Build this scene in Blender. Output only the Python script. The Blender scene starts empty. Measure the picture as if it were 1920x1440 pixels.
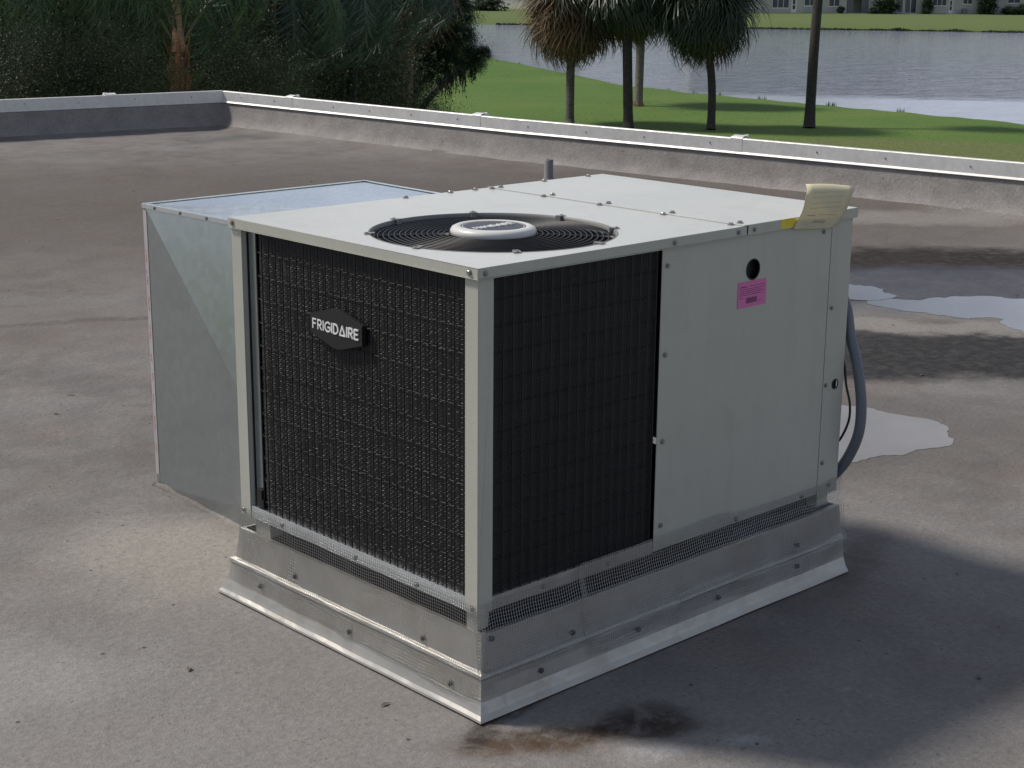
import bpy, bmesh, math, random
import numpy as np
from mathutils import Vector, Matrix, noise, geometry

random.seed(7)
rng = np.random.default_rng(7)
PI = math.pi
rad = math.radians
sc = bpy.context.scene
col = sc.collection

# ------------------------------------------------------------------ camera
CAM = Vector((-2.23977, -2.48632, 1.65495))
RX = Vector((0.72934913, -0.68409648, 0.00786498))
UP = Vector((0.16669461, 0.18884756, 0.96775488))
FW = Vector((0.66352299, 0.70452013, -0.251771))
FPX = 2974.04                                   # focal length in pixels of a 1920 wide picture
cam_d = bpy.data.cameras.new('camera')
cam = bpy.data.objects.new('camera', cam_d)
col.objects.link(cam)
m = Matrix.Identity(4)
for i in range(3):
    m[i][0], m[i][1], m[i][2], m[i][3] = RX[i], UP[i], -FW[i], CAM[i]
cam.matrix_world = m
cam_d.sensor_width = 36.0
cam_d.lens = FPX / 1920 * 36.0
cam_d.clip_start = 0.05
cam_d.clip_end = 4000
sc.camera = cam

def at(u, v, t):
    """the place seen at picture point u, v (1920 x 1440) at depth t metres"""
    return CAM + (RX * ((u - 960) / FPX) - UP * ((v - 720) / FPX) + FW) * t

# ------------------------------------------------------------------ light
SUN_EL = 48.0
SUN_XY = Vector((-0.45, 0.893)).normalized()      # horizontal direction towards the sun
world = bpy.data.worlds.new('World')
sc.world = world
world.use_nodes = True
wn, wl = world.node_tree.nodes, world.node_tree.links
wn.clear()
wo = wn.new('ShaderNodeOutputWorld')
bg = wn.new('ShaderNodeBackground')
bg.inputs['Strength'].default_value = 0.050
sky = wn.new('ShaderNodeTexSky')
sky.sky_type = 'NISHITA'
sky.sun_disc = False
sky.sun_elevation = rad(SUN_EL)
sky.sun_rotation = math.atan2(SUN_XY.x, SUN_XY.y)
sky.air_density = 1.0
sky.dust_density = 1.6
# broken clouds over the blue
tc = wn.new('ShaderNodeTexCoord')
mp = wn.new('ShaderNodeMapping')
mp.inputs['Scale'].default_value = (1.0, 1.0, 2.6)
mp.inputs['Location'].default_value = (3.1, 0.4, 1.7)
mp.inputs['Rotation'].default_value = (0, 0, rad(60))
nz = wn.new('ShaderNodeTexNoise')
nz.inputs['Scale'].default_value = 2.3
nz.inputs['Detail'].default_value = 7
nz.inputs['Roughness'].default_value = 0.58
cr = wn.new('ShaderNodeValToRGB')
cr.color_ramp.elements[0].position = 0.46
cr.color_ramp.elements[1].position = 0.68
mx = wn.new('ShaderNodeMix')
mx.data_type = 'RGBA'
mx.inputs[7].default_value = (13.2, 14.4, 17.0, 1)
wl.new(tc.outputs['Generated'], mp.inputs['Vector'])
wl.new(mp.outputs[0], nz.inputs['Vector'])
# cloud lies thicker towards the horizon
sepz = wn.new('ShaderNodeSeparateXYZ'); wl.new(tc.outputs['Generated'], sepz.inputs[0])
low = wn.new('ShaderNodeMapRange'); low.inputs['From Min'].default_value = 0.0; low.inputs['From Max'].default_value = 0.32
low.inputs['To Min'].default_value = 0.12; low.inputs['To Max'].default_value = 0.015
wl.new(sepz.outputs[2], low.inputs['Value'])
addz = wn.new('ShaderNodeMath'); addz.operation = 'ADD'; wl.new(nz.outputs['Fac'], addz.inputs[0]); wl.new(low.outputs[0], addz.inputs[1])
wl.new(addz.outputs[0], cr.inputs['Fac'])
wl.new(cr.outputs['Color'], mx.inputs[0])
wl.new(sky.outputs['Color'], mx.inputs[6])
wl.new(mx.outputs[2], bg.inputs['Color'])
wl.new(bg.outputs[0], wo.inputs['Surface'])

sun_d = bpy.data.lights.new('sun', 'SUN')
sun_d.energy = 3.6
sun_d.angle = rad(8.0)
sun_d.color = (1.0, 0.93, 0.83)
sun = bpy.data.objects.new('sun', sun_d)
col.objects.link(sun)
sdir = Vector((SUN_XY.x * math.cos(rad(SUN_EL)), SUN_XY.y * math.cos(rad(SUN_EL)), math.sin(rad(SUN_EL))))
sun.rotation_euler = sdir.to_track_quat('Z', 'Y').to_euler()

sc.view_settings.view_transform = 'Standard'
sc.view_settings.look = 'None'
sc.view_settings.exposure = 0.0
sc.view_settings.gamma = 1.0
sc.view_settings.use_curve_mapping = False
sc.cycles.max_bounces = 7
sc.cycles.transparent_max_bounces = 8

# ------------------------------------------------------------------ helpers
class MB:
    """collects vertices and faces for one mesh"""
    def __init__(s):
        s.v, s.f = [], []
    def quad(s, a, b, c, d):
        n = len(s.v); s.v += [tuple(a), tuple(b), tuple(c), tuple(d)]; s.f.append((n, n+1, n+2, n+3)); return s
    def tri(s, a, b, c):
        n = len(s.v); s.v += [tuple(a), tuple(b), tuple(c)]; s.f.append((n, n+1, n+2)); return s
    def box(s, x0, x1, y0, y1, z0, z1):
        n = len(s.v)
        s.v += [(x0,y0,z0),(x1,y0,z0),(x1,y1,z0),(x0,y1,z0),(x0,y0,z1),(x1,y0,z1),(x1,y1,z1),(x0,y1,z1)]
        s.f += [(n,n+3,n+2,n+1),(n+4,n+5,n+6,n+7),(n,n+1,n+5,n+4),(n+1,n+2,n+6,n+5),(n+2,n+3,n+7,n+6),(n+3,n,n+4,n+7)]
        return s
    def obox(s, o, ax, ay, az):
        """box from corner o along three edge vectors"""
        o, ax, ay, az = map(Vector, (o, ax, ay, az))
        n = len(s.v)
        for p in (o, o+ax, o+ax+ay, o+ay, o+az, o+ax+az, o+ax+ay+az, o+ay+az): s.v.append(tuple(p))
        s.f += [(n,n+3,n+2,n+1),(n+4,n+5,n+6,n+7),(n,n+1,n+5,n+4),(n+1,n+2,n+6,n+5),(n+2,n+3,n+7,n+6),(n+3,n,n+4,n+7)]
        return s
    def tube(s, pts, r, seg=8, closed=False, cap=True):
        pts = [Vector(p) for p in pts]
        rs = r if isinstance(r, (list, tuple)) else [r]*len(pts)
        n0 = len(s.v); N = len(pts)
        ref = None
        for i, p in enumerate(pts):
            if closed: t = pts[(i+1) % N] - pts[i-1]
            else: t = pts[min(i+1, N-1)] - pts[max(i-1, 0)]
            t.normalize()
            if ref is None:
                ref = Vector((0,0,1)) if abs(t.z) < .9 else Vector((1,0,0))
            a = t.cross(ref).normalized(); b = a.cross(t).normalized(); ref = b
            for k in range(seg):
                th = 2*PI*k/seg
                s.v.append(tuple(p + (a*math.cos(th) + b*math.sin(th))*rs[i]))
        for i in range(N if closed else N-1):
            j = (i+1) % N
            for k in range(seg):
                l = (k+1) % seg
                s.f.append((n0+i*seg+k, n0+i*seg+l, n0+j*seg+l, n0+j*seg+k))
        if cap and not closed:
            s.f.append(tuple(n0+k for k in range(seg)))
            s.f.append(tuple(n0+(N-1)*seg+k for k in reversed(range(seg))))
        return s
    def lathe(s, c, prof, seg=48, capped=False):
        """profile (r, z) turned about the upright line through c"""
        n0 = len(s.v)
        for r, z in prof:
            for k in range(seg):
                th = 2*PI*k/seg
                s.v.append((c[0]+r*math.cos(th), c[1]+r*math.sin(th), c[2]+z))
        for i in range(len(prof)-1):
            for k in range(seg):
                l = (k+1) % seg
                s.f.append((n0+i*seg+k, n0+i*seg+l, n0+(i+1)*seg+l, n0+(i+1)*seg+k))
        if capped:
            s.f.append(tuple(n0+(len(prof)-1)*seg+k for k in range(seg)))
        return s
    def build(s, name, mat, parent=None, smooth=False, bevel=0.0, auto=False):
        me = bpy.data.meshes.new(name)
        me.from_pydata(s.v, [], s.f)
        me.validate(); me.update()
        if auto or bevel:
            bm = bmesh.new(); bm.from_mesh(me)
            bmesh.ops.remove_doubles(bm, verts=bm.verts, dist=1e-6)
            bmesh.ops.recalc_face_normals(bm, faces=bm.faces)
            if bevel:
                es = [e for e in bm.edges if len(e.link_faces) == 2 and e.calc_face_angle(0) > rad(30)]
                bmesh.ops.bevel(bm, geom=es, offset=bevel, segments=2, affect='EDGES', clamp_overlap=True)
            bm.to_mesh(me); bm.free()
        if smooth: me.polygons.foreach_set('use_smooth', [True]*len(me.polygons))
        return link(name, me, mat, parent)

def Wd(o):
    """world matrix without waiting for the scene to update"""
    mb = Matrix.LocRotScale(o.location, o.rotation_euler, o.scale)
    return (Wd(o.parent) @ o.matrix_parent_inverse @ mb) if o.parent else mb

def link(name, me, mat=None, parent=None):
    o = bpy.data.objects.new(name, me)
    if mat is not None and len(me.materials) == 0: me.materials.append(mat)
    col.objects.link(o)
    if parent is not None:
        o.parent = parent
        o.matrix_parent_inverse = Wd(parent).inverted()
    return o

def tag(o, label=None, cat=None, group=None, kind=None):
    if label: o['label'] = label
    if cat: o['category'] = cat
    if group: o['group'] = group
    if kind: o['kind'] = kind
    return o

def thing(name, loc, label, cat, group=None):
    o = bpy.data.objects.new(name, None)
    o.empty_display_size = 0.2
    o.location = loc
    col.objects.link(o)
    return tag(o, label, cat, group)

def inst(name, me, parent, mat_world):
    """one more object that shares a mesh"""
    o = bpy.data.objects.new(name, me)
    col.objects.link(o)
    o.parent = parent
    o.matrix_parent_inverse = Wd(parent).inverted()
    l, q, s3 = mat_world.decompose()
    o.location, o.rotation_euler, o.scale = l, q.to_euler(), s3
    return o

def plate(outline, holes, thick, name, mat, parent, frame, bevel=0.0):
    """flat plate with holes; outline 2D, frame = (origin, ex, ey, en)"""
    o, ex, ey, en = map(Vector, frame)
    loops = [outline] + holes
    tris = geometry.tessellate_polygon([[Vector((x, y, 0)) for x, y in L] for L in loops])
    flat = [p for L in loops for p in L]
    n = len(flat)
    mb = MB()
    for dz in (0.0, -thick):
        for x, y in flat: mb.v.append(tuple(o + ex*x + ey*y + en*dz))
    for t in tris:
        mb.f.append(tuple(t)); mb.f.append(tuple(i+n for i in reversed(t)))
    k = 0
    for L in loops:
        for i in range(len(L)):
            j = (i+1) % len(L)
            mb.f.append((k+i, k+j, k+j+n, k+i+n))
        k += len(L)
    return mb.build(name, mat, parent, auto=True, bevel=bevel)

# ------------------------------------------------------------------ materials
def newmat(name):
    mt = bpy.data.materials.new(name); mt.use_nodes = True
    nt = mt.node_tree; b = nt.nodes['Principled BSDF']
    return mt, nt, b

def N(nt, kind, **kw):
    n = nt.nodes.new(kind)
    for k, v in kw.items():
        if k in n.inputs.keys(): n.inputs[k].default_value = v
        else: setattr(n, k, v)
    return n

def mixc(nt, fac, a, b, blend='MIX'):
    n = nt.nodes.new('ShaderNodeMix'); n.data_type = 'RGBA'; n.blend_type = blend
    for sock, val in ((0, fac), (6, a), (7, b)):
        if hasattr(val, 'is_output'): nt.links.new(val, n.inputs[sock])
        elif sock == 0: n.inputs[0].default_value = val
        else: n.inputs[sock].default_value = (*val, 1) if len(val) == 3 else val
    return n.outputs[2]

def ramp(nt, src, stops):
    n = nt.nodes.new('ShaderNodeValToRGB')
    e = n.color_ramp.elements
    while len(e) < len(stops): e.new(0.5)
    for i, (p, c) in enumerate(stops):
        e[i].position = p
        e[i].color = (*c, 1) if hasattr(c, '__len__') else (c, c, c, 1)
    nt.links.new(src, n.inputs[0])
    return n.outputs[0]

def mathn(nt, op, a, b=None, clamp=False):
    n = nt.nodes.new('ShaderNodeMath'); n.operation = op; n.use_clamp = clamp
    for i, v in ((0, a), (1, b)):
        if v is None: continue
        if hasattr(v, 'is_output'): nt.links.new(v, n.inputs[i])
        else: n.inputs[i].default_value = v
    return n.outputs[0]

def coords(nt):
    return nt.nodes.new('ShaderNodeTexCoord').outputs['Object']

def noi(nt, vec, scale, detail=4, rough=0.55, dist=0.0):
    n = N(nt, 'ShaderNodeTexNoise', Scale=scale, Detail=detail, Roughness=rough, Distortion=dist)
    nt.links.new(vec, n.inputs['Vector'])
    return n.outputs['Fac']

def bump(nt, b, h, strength, dist, prev=None):
    n = N(nt, 'ShaderNodeBump', Strength=strength, Distance=dist)
    nt.links.new(h, n.inputs['Height'])
    if prev is not None: nt.links.new(prev, n.inputs['Normal'])
    nt.links.new(n.outputs[0], b.inputs['Normal'])
    return n.outputs[0]

def paint(name, base, rough=0.45, var=0.06, bumps=0.15, metallic=0.0, scale=3.0, dirt=0.0):
    mt, nt, b = newmat(name)
    P = coords(nt)
    n1 = noi(nt, P, scale, 5)
    n2 = noi(nt, P, scale*45, 2)
    f = mathn(nt, 'ADD', mathn(nt, 'MULTIPLY', n1, 0.7), mathn(nt, 'MULTIPLY', n2, 0.3))
    lo = tuple(c*(1-var) for c in base); hi = tuple(min(1, c*(1+var)) for c in base)
    c = ramp(nt, f, [(0.3, lo), (0.7, hi)])
    if dirt:
        d = ramp(nt, noi(nt, P, scale*2.2, 6, 0.65), [(0.52, 0.0), (0.72, dirt)])
        ms_ = nt.nodes.new('ShaderNodeMapping'); ms_.inputs['Scale'].default_value = (1, 1, 0.12); nt.links.new(P, ms_.inputs['Vector'])
        d2 = ramp(nt, noi(nt, ms_.outputs[0], scale*7, 5, 0.7), [(0.50, 0.0), (0.78, dirt*1.6)])
        c = mixc(nt, d2, c, (0.24, 0.21, 0.17))
        c = mixc(nt, d, c, (0.16, 0.13, 0.10))
    nt.links.new(c, b.inputs['Base Color'])
    nt.links.new(ramp(nt, n1, [(0.3, rough*0.85), (0.7, min(1, rough*1.15))]), b.inputs['Roughness'])
    b.inputs['Metallic'].default_value = metallic
    if bumps: bump(nt, b, n2, bumps, 0.0006)
    return mt

def galvanised(name, base=(0.52, 0.55, 0.57), rough=0.34, spangle=60, warp=0.25, stain=0.0):
    mt, nt, b = newmat(name)
    P = coords(nt)
    vo = N(nt, 'ShaderNodeTexVoronoi', Scale=spangle); nt.links.new(P, vo.inputs['Vector'])
    vc = nt.nodes.new('ShaderNodeSeparateColor'); nt.links.new(vo.outputs['Color'], vc.inputs[0])
    n1 = noi(nt, P, 4, 5)
    lo = tuple(c*0.92 for c in base); hi = tuple(c*1.06 for c in base)
    c = ramp(nt, mathn(nt, 'ADD', mathn(nt, 'MULTIPLY', vc.outputs[0], 0.35), mathn(nt, 'MULTIPLY', n1, 0.65)), [(0.25, lo), (0.75, hi)])
    if stain:
        d = ramp(nt, noi(nt, P, 9, 6, 0.7), [(0.5, 0.0), (0.75, stain)])
        c = mixc(nt, d, c, (0.42, 0.34, 0.24))
    nt.links.new(c, b.inputs['Base Color'])
    b.inputs['Metallic'].default_value = 0.85
    r = ramp(nt, mathn(nt, 'ADD', mathn(nt, 'MULTIPLY', vc.outputs[1], 0.3), mathn(nt, 'MULTIPLY', n1, 0.7)), [(0.2, rough*0.75), (0.8, rough*1.3)])
    nt.links.new(r, b.inputs['Roughness'])
    bump(nt, b, noi(nt, P, 3.2, 3), warp, 0.02)
    return mt

PAINT = paint('beige_paint', (0.45, 0.455, 0.40), 0.40, 0.04, 0.25, dirt=0.10)
PAINT.node_tree.nodes['Principled BSDF'].inputs['Coat Weight'].default_value = 0.5
PAINT.node_tree.nodes['Principled BSDF'].inputs['Coat Roughness'].default_value = 0.35
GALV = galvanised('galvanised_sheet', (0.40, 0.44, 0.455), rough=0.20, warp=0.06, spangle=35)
LIDP = paint('sunlit_lid_beige_paint', (0.60, 0.61, 0.58), 0.36, 0.03, 0.2, dirt=0.09)  # paler copy of the cabinet beige, the lid top's brightness put into the colour
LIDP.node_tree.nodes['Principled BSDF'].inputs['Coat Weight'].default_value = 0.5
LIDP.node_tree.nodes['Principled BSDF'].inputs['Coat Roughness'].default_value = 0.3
GALV_TOP = galvanised('shiny_galvanised_sheet', (0.82, 0.87, 0.90), 0.09, 80, 0.06)  # duct top's bright sky reflection lifted by a paler metal colour
ALU = galvanised('curb_aluminium', (0.47, 0.46, 0.435), 0.42, 25, 0.12, stain=0.45)
COPE = galvanised('coping_metal', (0.66, 0.66, 0.65), 0.5, 30, 0.10, stain=0.15)
ALU.node_tree.nodes['Principled BSDF'].inputs['Metallic'].default_value = 0.68
COPE.node_tree.nodes['Principled BSDF'].inputs['Metallic'].default_value = 0.3
BLACK = paint('black_plastic', (0.014, 0.014, 0.016), 0.42, 0.2, 0.2)
COILB = paint('coil_black', (0.006, 0.006, 0.007), 0.6, 0.3, 0.3, scale=20)
GLINT = paint('coil_fin_edge', (0.052, 0.051, 0.049), 0.55, 0.3, 0, scale=30)
WIREB = paint('black_coated_wire', (0.010, 0.010, 0.011), 0.42, 0.1, 0)
WIREG = paint('grey_wire', (0.008, 0.008, 0.009), 0.7, 0.1, 0)
MESHW = paint('hardware_cloth_wire', (0.46, 0.47, 0.48), 0.30, 0.1, 0, metallic=0.92)
STEEL = paint('zinc_screw', (0.33, 0.32, 0.31), 0.38, 0.15, 0, metallic=0.8, scale=40)
DSTEEL = paint('weathered_screw', (0.10, 0.10, 0.10), 0.5, 0.2, 0, metallic=0.5, scale=40)
SHROUD = paint('shaded_shroud_paint', (0.20, 0.20, 0.19), 0.5, 0.1, 0.2)  # beige fan well greyed, the shade inside it put into the paint
CLIP = paint('grey_clip', (0.24, 0.24, 0.235), 0.45, 0.1, 0)
WHITE = paint('white_print', (0.80, 0.80, 0.80), 0.45, 0.02, 0)
DISC = paint('slate_blue_disc', (0.055, 0.062, 0.078), 0.45, 0.1, 0.1)
HUBM = paint('hub_plastic', (0.62, 0.62, 0.60), 0.35, 0.03, 0.1)
PINK = paint('pink_sticker', (0.66, 0.17, 0.42), 0.5, 0.05, 0)
INK = paint('printed_ink', (0.06, 0.03, 0.05), 0.6, 0.1, 0)
INKG = paint('faint_ink', (0.34, 0.31, 0.22), 0.7, 0.1, 0)
REDINK = paint('red_ink', (0.50, 0.10, 0.14), 0.6, 0.1, 0)
TAPE = paint('foil_tape', (0.55, 0.52, 0.53), 0.4, 0.08, 0.2, metallic=0.4)
GPVC = paint('grey_conduit_plastic', (0.135, 0.155, 0.185), 0.4, 0.08, 0.15)
FOAMPIPE = paint('coated_pipe', (0.20, 0.20, 0.20), 0.8, 0.15, 0.5, scale=12)
YELLOWS = paint('yellow_adhesive', (0.72, 0.58, 0.05), 0.45, 0.15, 0.1, scale=20)

def paper_mat():
    mt, nt, b = newmat('yellow_paper')
    P = coords(nt)
    c = ramp(nt, noi(nt, P, 14, 4), [(0.3, (0.66, 0.61, 0.45)), (0.7, (0.74, 0.69, 0.53))])
    nt.links.new(c, b.inputs['Base Color'])
    b.inputs['Roughness'].default_value = 0.7
    out = nt.nodes['Material Output']
    tr = N(nt, 'ShaderNodeBsdfTranslucent'); tr.inputs['Color'].default_value = (0.78, 0.70, 0.34, 1)
    mixs = N(nt, 'ShaderNodeMixShader'); mixs.inputs[0].default_value = 0.22
    nt.links.new(b.outputs[0], mixs.inputs[1]); nt.links.new(tr.outputs[0], mixs.inputs[2])
    nt.links.new(mixs.outputs[0], out.inputs['Surface'])
    return mt
PAPER = paper_mat()

# the roof's coating: grey sprayed foam with damp, dirty and rusty patches of their own shapes
def roof_mat(wall=False):
    mt, nt, b = newmat('grey_wall_coating' if wall else 'grey_roof_coating')
    P = coords(nt)
    wn1 = N(nt, 'ShaderNodeTexNoise', Scale=2.6, Detail=6, Roughness=0.62); nt.links.new(P, wn1.inputs['Vector'])
    sub = nt.nodes.new('ShaderNodeVectorMath'); sub.operation = 'SUBTRACT'; sub.inputs[1].default_value = (0.5, 0.5, 0.5)
    nt.links.new(wn1.outputs['Color'], sub.inputs[0])
    def warped(amount):
        sca = nt.nodes.new('ShaderNodeVectorMath'); sca.operation = 'SCALE'; sca.inputs['Scale'].default_value = amount
        nt.links.new(sub.outputs[0], sca.inputs[0])
        ad = nt.nodes.new('ShaderNodeVectorMath'); ad.operation = 'ADD'
        nt.links.new(P, ad.inputs[0]); nt.links.new(sca.outputs[0], ad.inputs[1])
        return ad.outputs[0]
    wbig, wsml = warped(0.75), warped(0.18)
    def blob(x, y, rx, ry, rot, soft=0.5, big=True):
        mpn = nt.nodes.new('ShaderNodeMapping'); mpn.vector_type = 'TEXTURE'
        mpn.inputs['Location'].default_value = (x, y, 0)
        mpn.inputs['Rotation'].default_value = (0, 0, rad(rot))
        mpn.inputs['Scale'].default_value = (rx, ry, 30)
        nt.links.new(wbig if big else wsml, mpn.inputs['Vector'])
        ln = nt.nodes.new('ShaderNodeVectorMath'); ln.operation = 'LENGTH'
        nt.links.new(mpn.outputs[0], ln.inputs[0])
        mr = nt.nodes.new('ShaderNodeMapRange'); mr.interpolation_type = 'SMOOTHSTEP'
        mr.inputs['From Min'].default_value = 1.0 + soft*0.5; mr.inputs['From Max'].default_value = 1.0 - soft*0.5
        nt.links.new(ln.outputs['Value'], mr.inputs['Value'])
        return mr.outputs[0]
    n_big = noi(nt, P, 0.9, 6, 0.6, 0.4)
    n_mid = noi(nt, P, 4.5, 6, 0.62, 0.3)
    n_brk = noi(nt, P, 16, 6, 0.7, 0.5)
    n_fin = noi(nt, P, 60, 3, 0.6)
    n_grn = noi(nt, P, 230, 2, 0.6)
    c = ramp(nt, n_big, [(0.28, (0.098, 0.087, 0.083)), (0.5, (0.149, 0.140, 0.136)), (0.72, (0.204, 0.197, 0.195))])
    c = mixc(nt, ramp(nt, n_mid, [(0.42, 0.0), (0.66, 0.55)]), c, (0.225, 0.214, 0.208))
    c = mixc(nt, ramp(nt, noi(nt, P, 2.1, 5, 0.6, 0.6), [(0.52, 0.0), (0.74, 0.45)]), c, (0.19, 0.145, 0.125))
    if wall: c = mixc(nt, 0.80, c, mixc(nt, ramp(nt, noi(nt, P, 5, 6, 0.7), [(0.35, 0.0), (0.65, 1.0)]), (0.215, 0.203, 0.198), (0.300, 0.286, 0.278)))
    # pale chalky flecks
    c = mixc(nt, ramp(nt, noi(nt, P, 7.5, 7, 0.72), [(0.64, 0.0), (0.72, 0.45)]), c, (0.36, 0.36, 0.365))
    dk = (0.055, 0.048, 0.045)
    for (x, y, rx, ry, rt, colr, st, soft, bigw) in () if wall else (
        (-0.9, 0.50, 1.9, 1.0, -43, (0.235, 0.226, 0.220), 0.75, 1.5, True),
        (4.8, 6.6, 5.2, 2.6, -43, (0.095, 0.080, 0.071), 0.85, 1.2, True),
        (6.8, 4.2, 2.4, 0.28, -43, (0.31, 0.30, 0.285), 0.5, 1.2, True),
        (6.15, 2.45, 2.6, 0.46, -43, (0.018, 0.012, 0.010), 1.0, 0.6, True),
        (5.45, 2.05, 2.2, 0.60, -43, (0.042, 0.042, 0.050), 0.95, 0.5, True),
        (4.1, 1.1, 2.0, 0.46, -43, (0.020, 0.019, 0.020), 1.0, 0.6, True),
        (2.68, 0.70, 0.85, 0.55, -43, (0.105, 0.098, 0.094), 0.55, 1.0, True),
        (4.40, 1.62, 1.3, 0.14, -43, (0.26, 0.245, 0.225), 0.6, 0.9, True),
        (0.10, -0.225, 0.26, 0.045, -33, (0.045, 0.024, 0.012), 0.95, 1.2, False),
        (-0.02, -0.19, 0.15, 0.045, -33, (0.085, 0.052, 0.030), 0.85, 1.3, False),
        (0.27, -0.28, 0.10, 0.075, -33, (0.030, 0.024, 0.020), 0.9, 1.3, False),
        (-0.05, -0.085, 0.08, 0.04, 20, (0.030, 0.022, 0.016), 0.9, 1.0, False),
        (0.10, -0.04, 0.16, 0.03, 0, (0.03, 0.027, 0.025), 0.8, 1.2, False),
        (0.16, -0.40, 0.08, 0.035, -33, (0.36, 0.36, 0.37), 0.55, 1.2, False),
        (0.36, -0.50, 0.05, 0.03, -33, (0.38, 0.38, 0.39), 0.5, 1.2, False),
        (1.50, -0.02, 0.22, 0.06, 20, (0.075, 0.06, 0.05), 0.6, 1.3, False),
        (0.02, 1.25, 0.28, 0.42, 20, (0.33, 0.305, 0.27), 0.55, 1.2, True),
        (-0.75, 0.95, 0.35, 0.22, -43, (0.29, 0.29, 0.29), 0.5, 1.2, True),
        (1.32, 4.42, 0.62, 0.045, -20, (0.07, 0.062, 0.058), 0.75, 1.0, False),
        (1.2, 4.30, 0.9, 0.5, -43, (0.14, 0.12, 0.11), 0.4, 1.2, True),
        (5.9, 5.6, 1.6, 0.5, -43, (0.12, 0.085, 0.07), 0.5, 1.0, True),
        (-0.55, -0.55, 0.45, 0.07, -30, (0.14, 0.125, 0.12), 0.5, 1.3, True),
        (6.75, 11.2, 0.5, 0.25, 0, (0.06, 0.062, 0.065), 0.5, 1.2, True),
    ):
        f = mathn(nt, 'MULTIPLY', blob(x, y, rx, ry, rt, soft, bigw), st)
        f = mathn(nt, 'MULTIPLY', f, ramp(nt, n_brk, [(0.36, 0.35 if not bigw else 0.82), (0.56, 1.0)]))
        c = mixc(nt, f, c, colr)
    wet = blob(5.35, 2.0, 2.3, 0.62, -43, 0.5, True)
    # small dark specks
    sp = N(nt, 'ShaderNodeTexVoronoi', Scale=9.0); nt.links.new(P, sp.inputs['Vector'])
    c = mixc(nt, ramp(nt, sp.outputs['Distance'], [(0.035, 0.8), (0.06, 0.0)]), c, (0.04, 0.038, 0.035))
    c = mixc(nt, 1.0, c, ramp(nt, mathn(nt, 'ADD', mathn(nt, 'MULTIPLY', n_fin, 0.5), mathn(nt, 'MULTIPLY', n_grn, 0.5)), [(0.32, 0.75), (0.68, 1.20)]), 'MULTIPLY')
    pit = N(nt, 'ShaderNodeTexVoronoi', Scale=42.0); nt.links.new(wsml, pit.inputs['Vector'])
    c = mixc(nt, mathn(nt, 'MULTIPLY', ramp(nt, pit.outputs['Distance'], [(0.10, 1.0), (0.22, 0.0)]), ramp(nt, n_mid, [(0.45, 0.0), (0.6, 0.6)])), c, (0.07, 0.065, 0.062))
    nt.links.new(c, b.inputs['Base Color'])
    r = mathn(nt, 'SUBTRACT', ramp(nt, n_mid, [(0.3, 0.72), (0.7, 0.9)]), mathn(nt, 'MULTIPLY', wet, 0.42))
    b.inputs['Specular IOR Level'].default_value = 0.28
    nt.links.new(r, b.inputs['Roughness'])
    p1 = bump(nt, b, noi(nt, P, 30, 4, 0.65), 0.6, 0.008)
    bump(nt, b, noi(nt, P, 170, 2, 0.6), 0.7, 0.0022, p1)
    return mt
ROOF = roof_mat()
WALLC = roof_mat(True)

def puddle_mat(name, base, rough, bmp):
    mt, nt, b = newmat(name)
    P = coords(nt)
    c = ramp(nt, noi(nt, P, 3, 5), [(0.3, tuple(k*0.85 for k in base)), (0.7, tuple(k*1.1 for k in base))])
    nt.links.new(c, b.inputs['Base Color'])
    b.inputs['Roughness'].default_value = rough
    b.inputs['IOR'].default_value = 1.33
    b.inputs['Coat Weight'].default_value = 0.6
    b.inputs['Coat Roughness'].default_value = rough
    bump(nt, b, noi(nt, P, 22, 3), bmp, 0.002)
    return mt
PUDDLE = puddle_mat('standing_water', (0.09, 0.09, 0.095), 0.05, 0.06)
PUDDLE2 = puddle_mat('shallow_water', (0.205, 0.195, 0.185), 0.30, 0.10)

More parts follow.
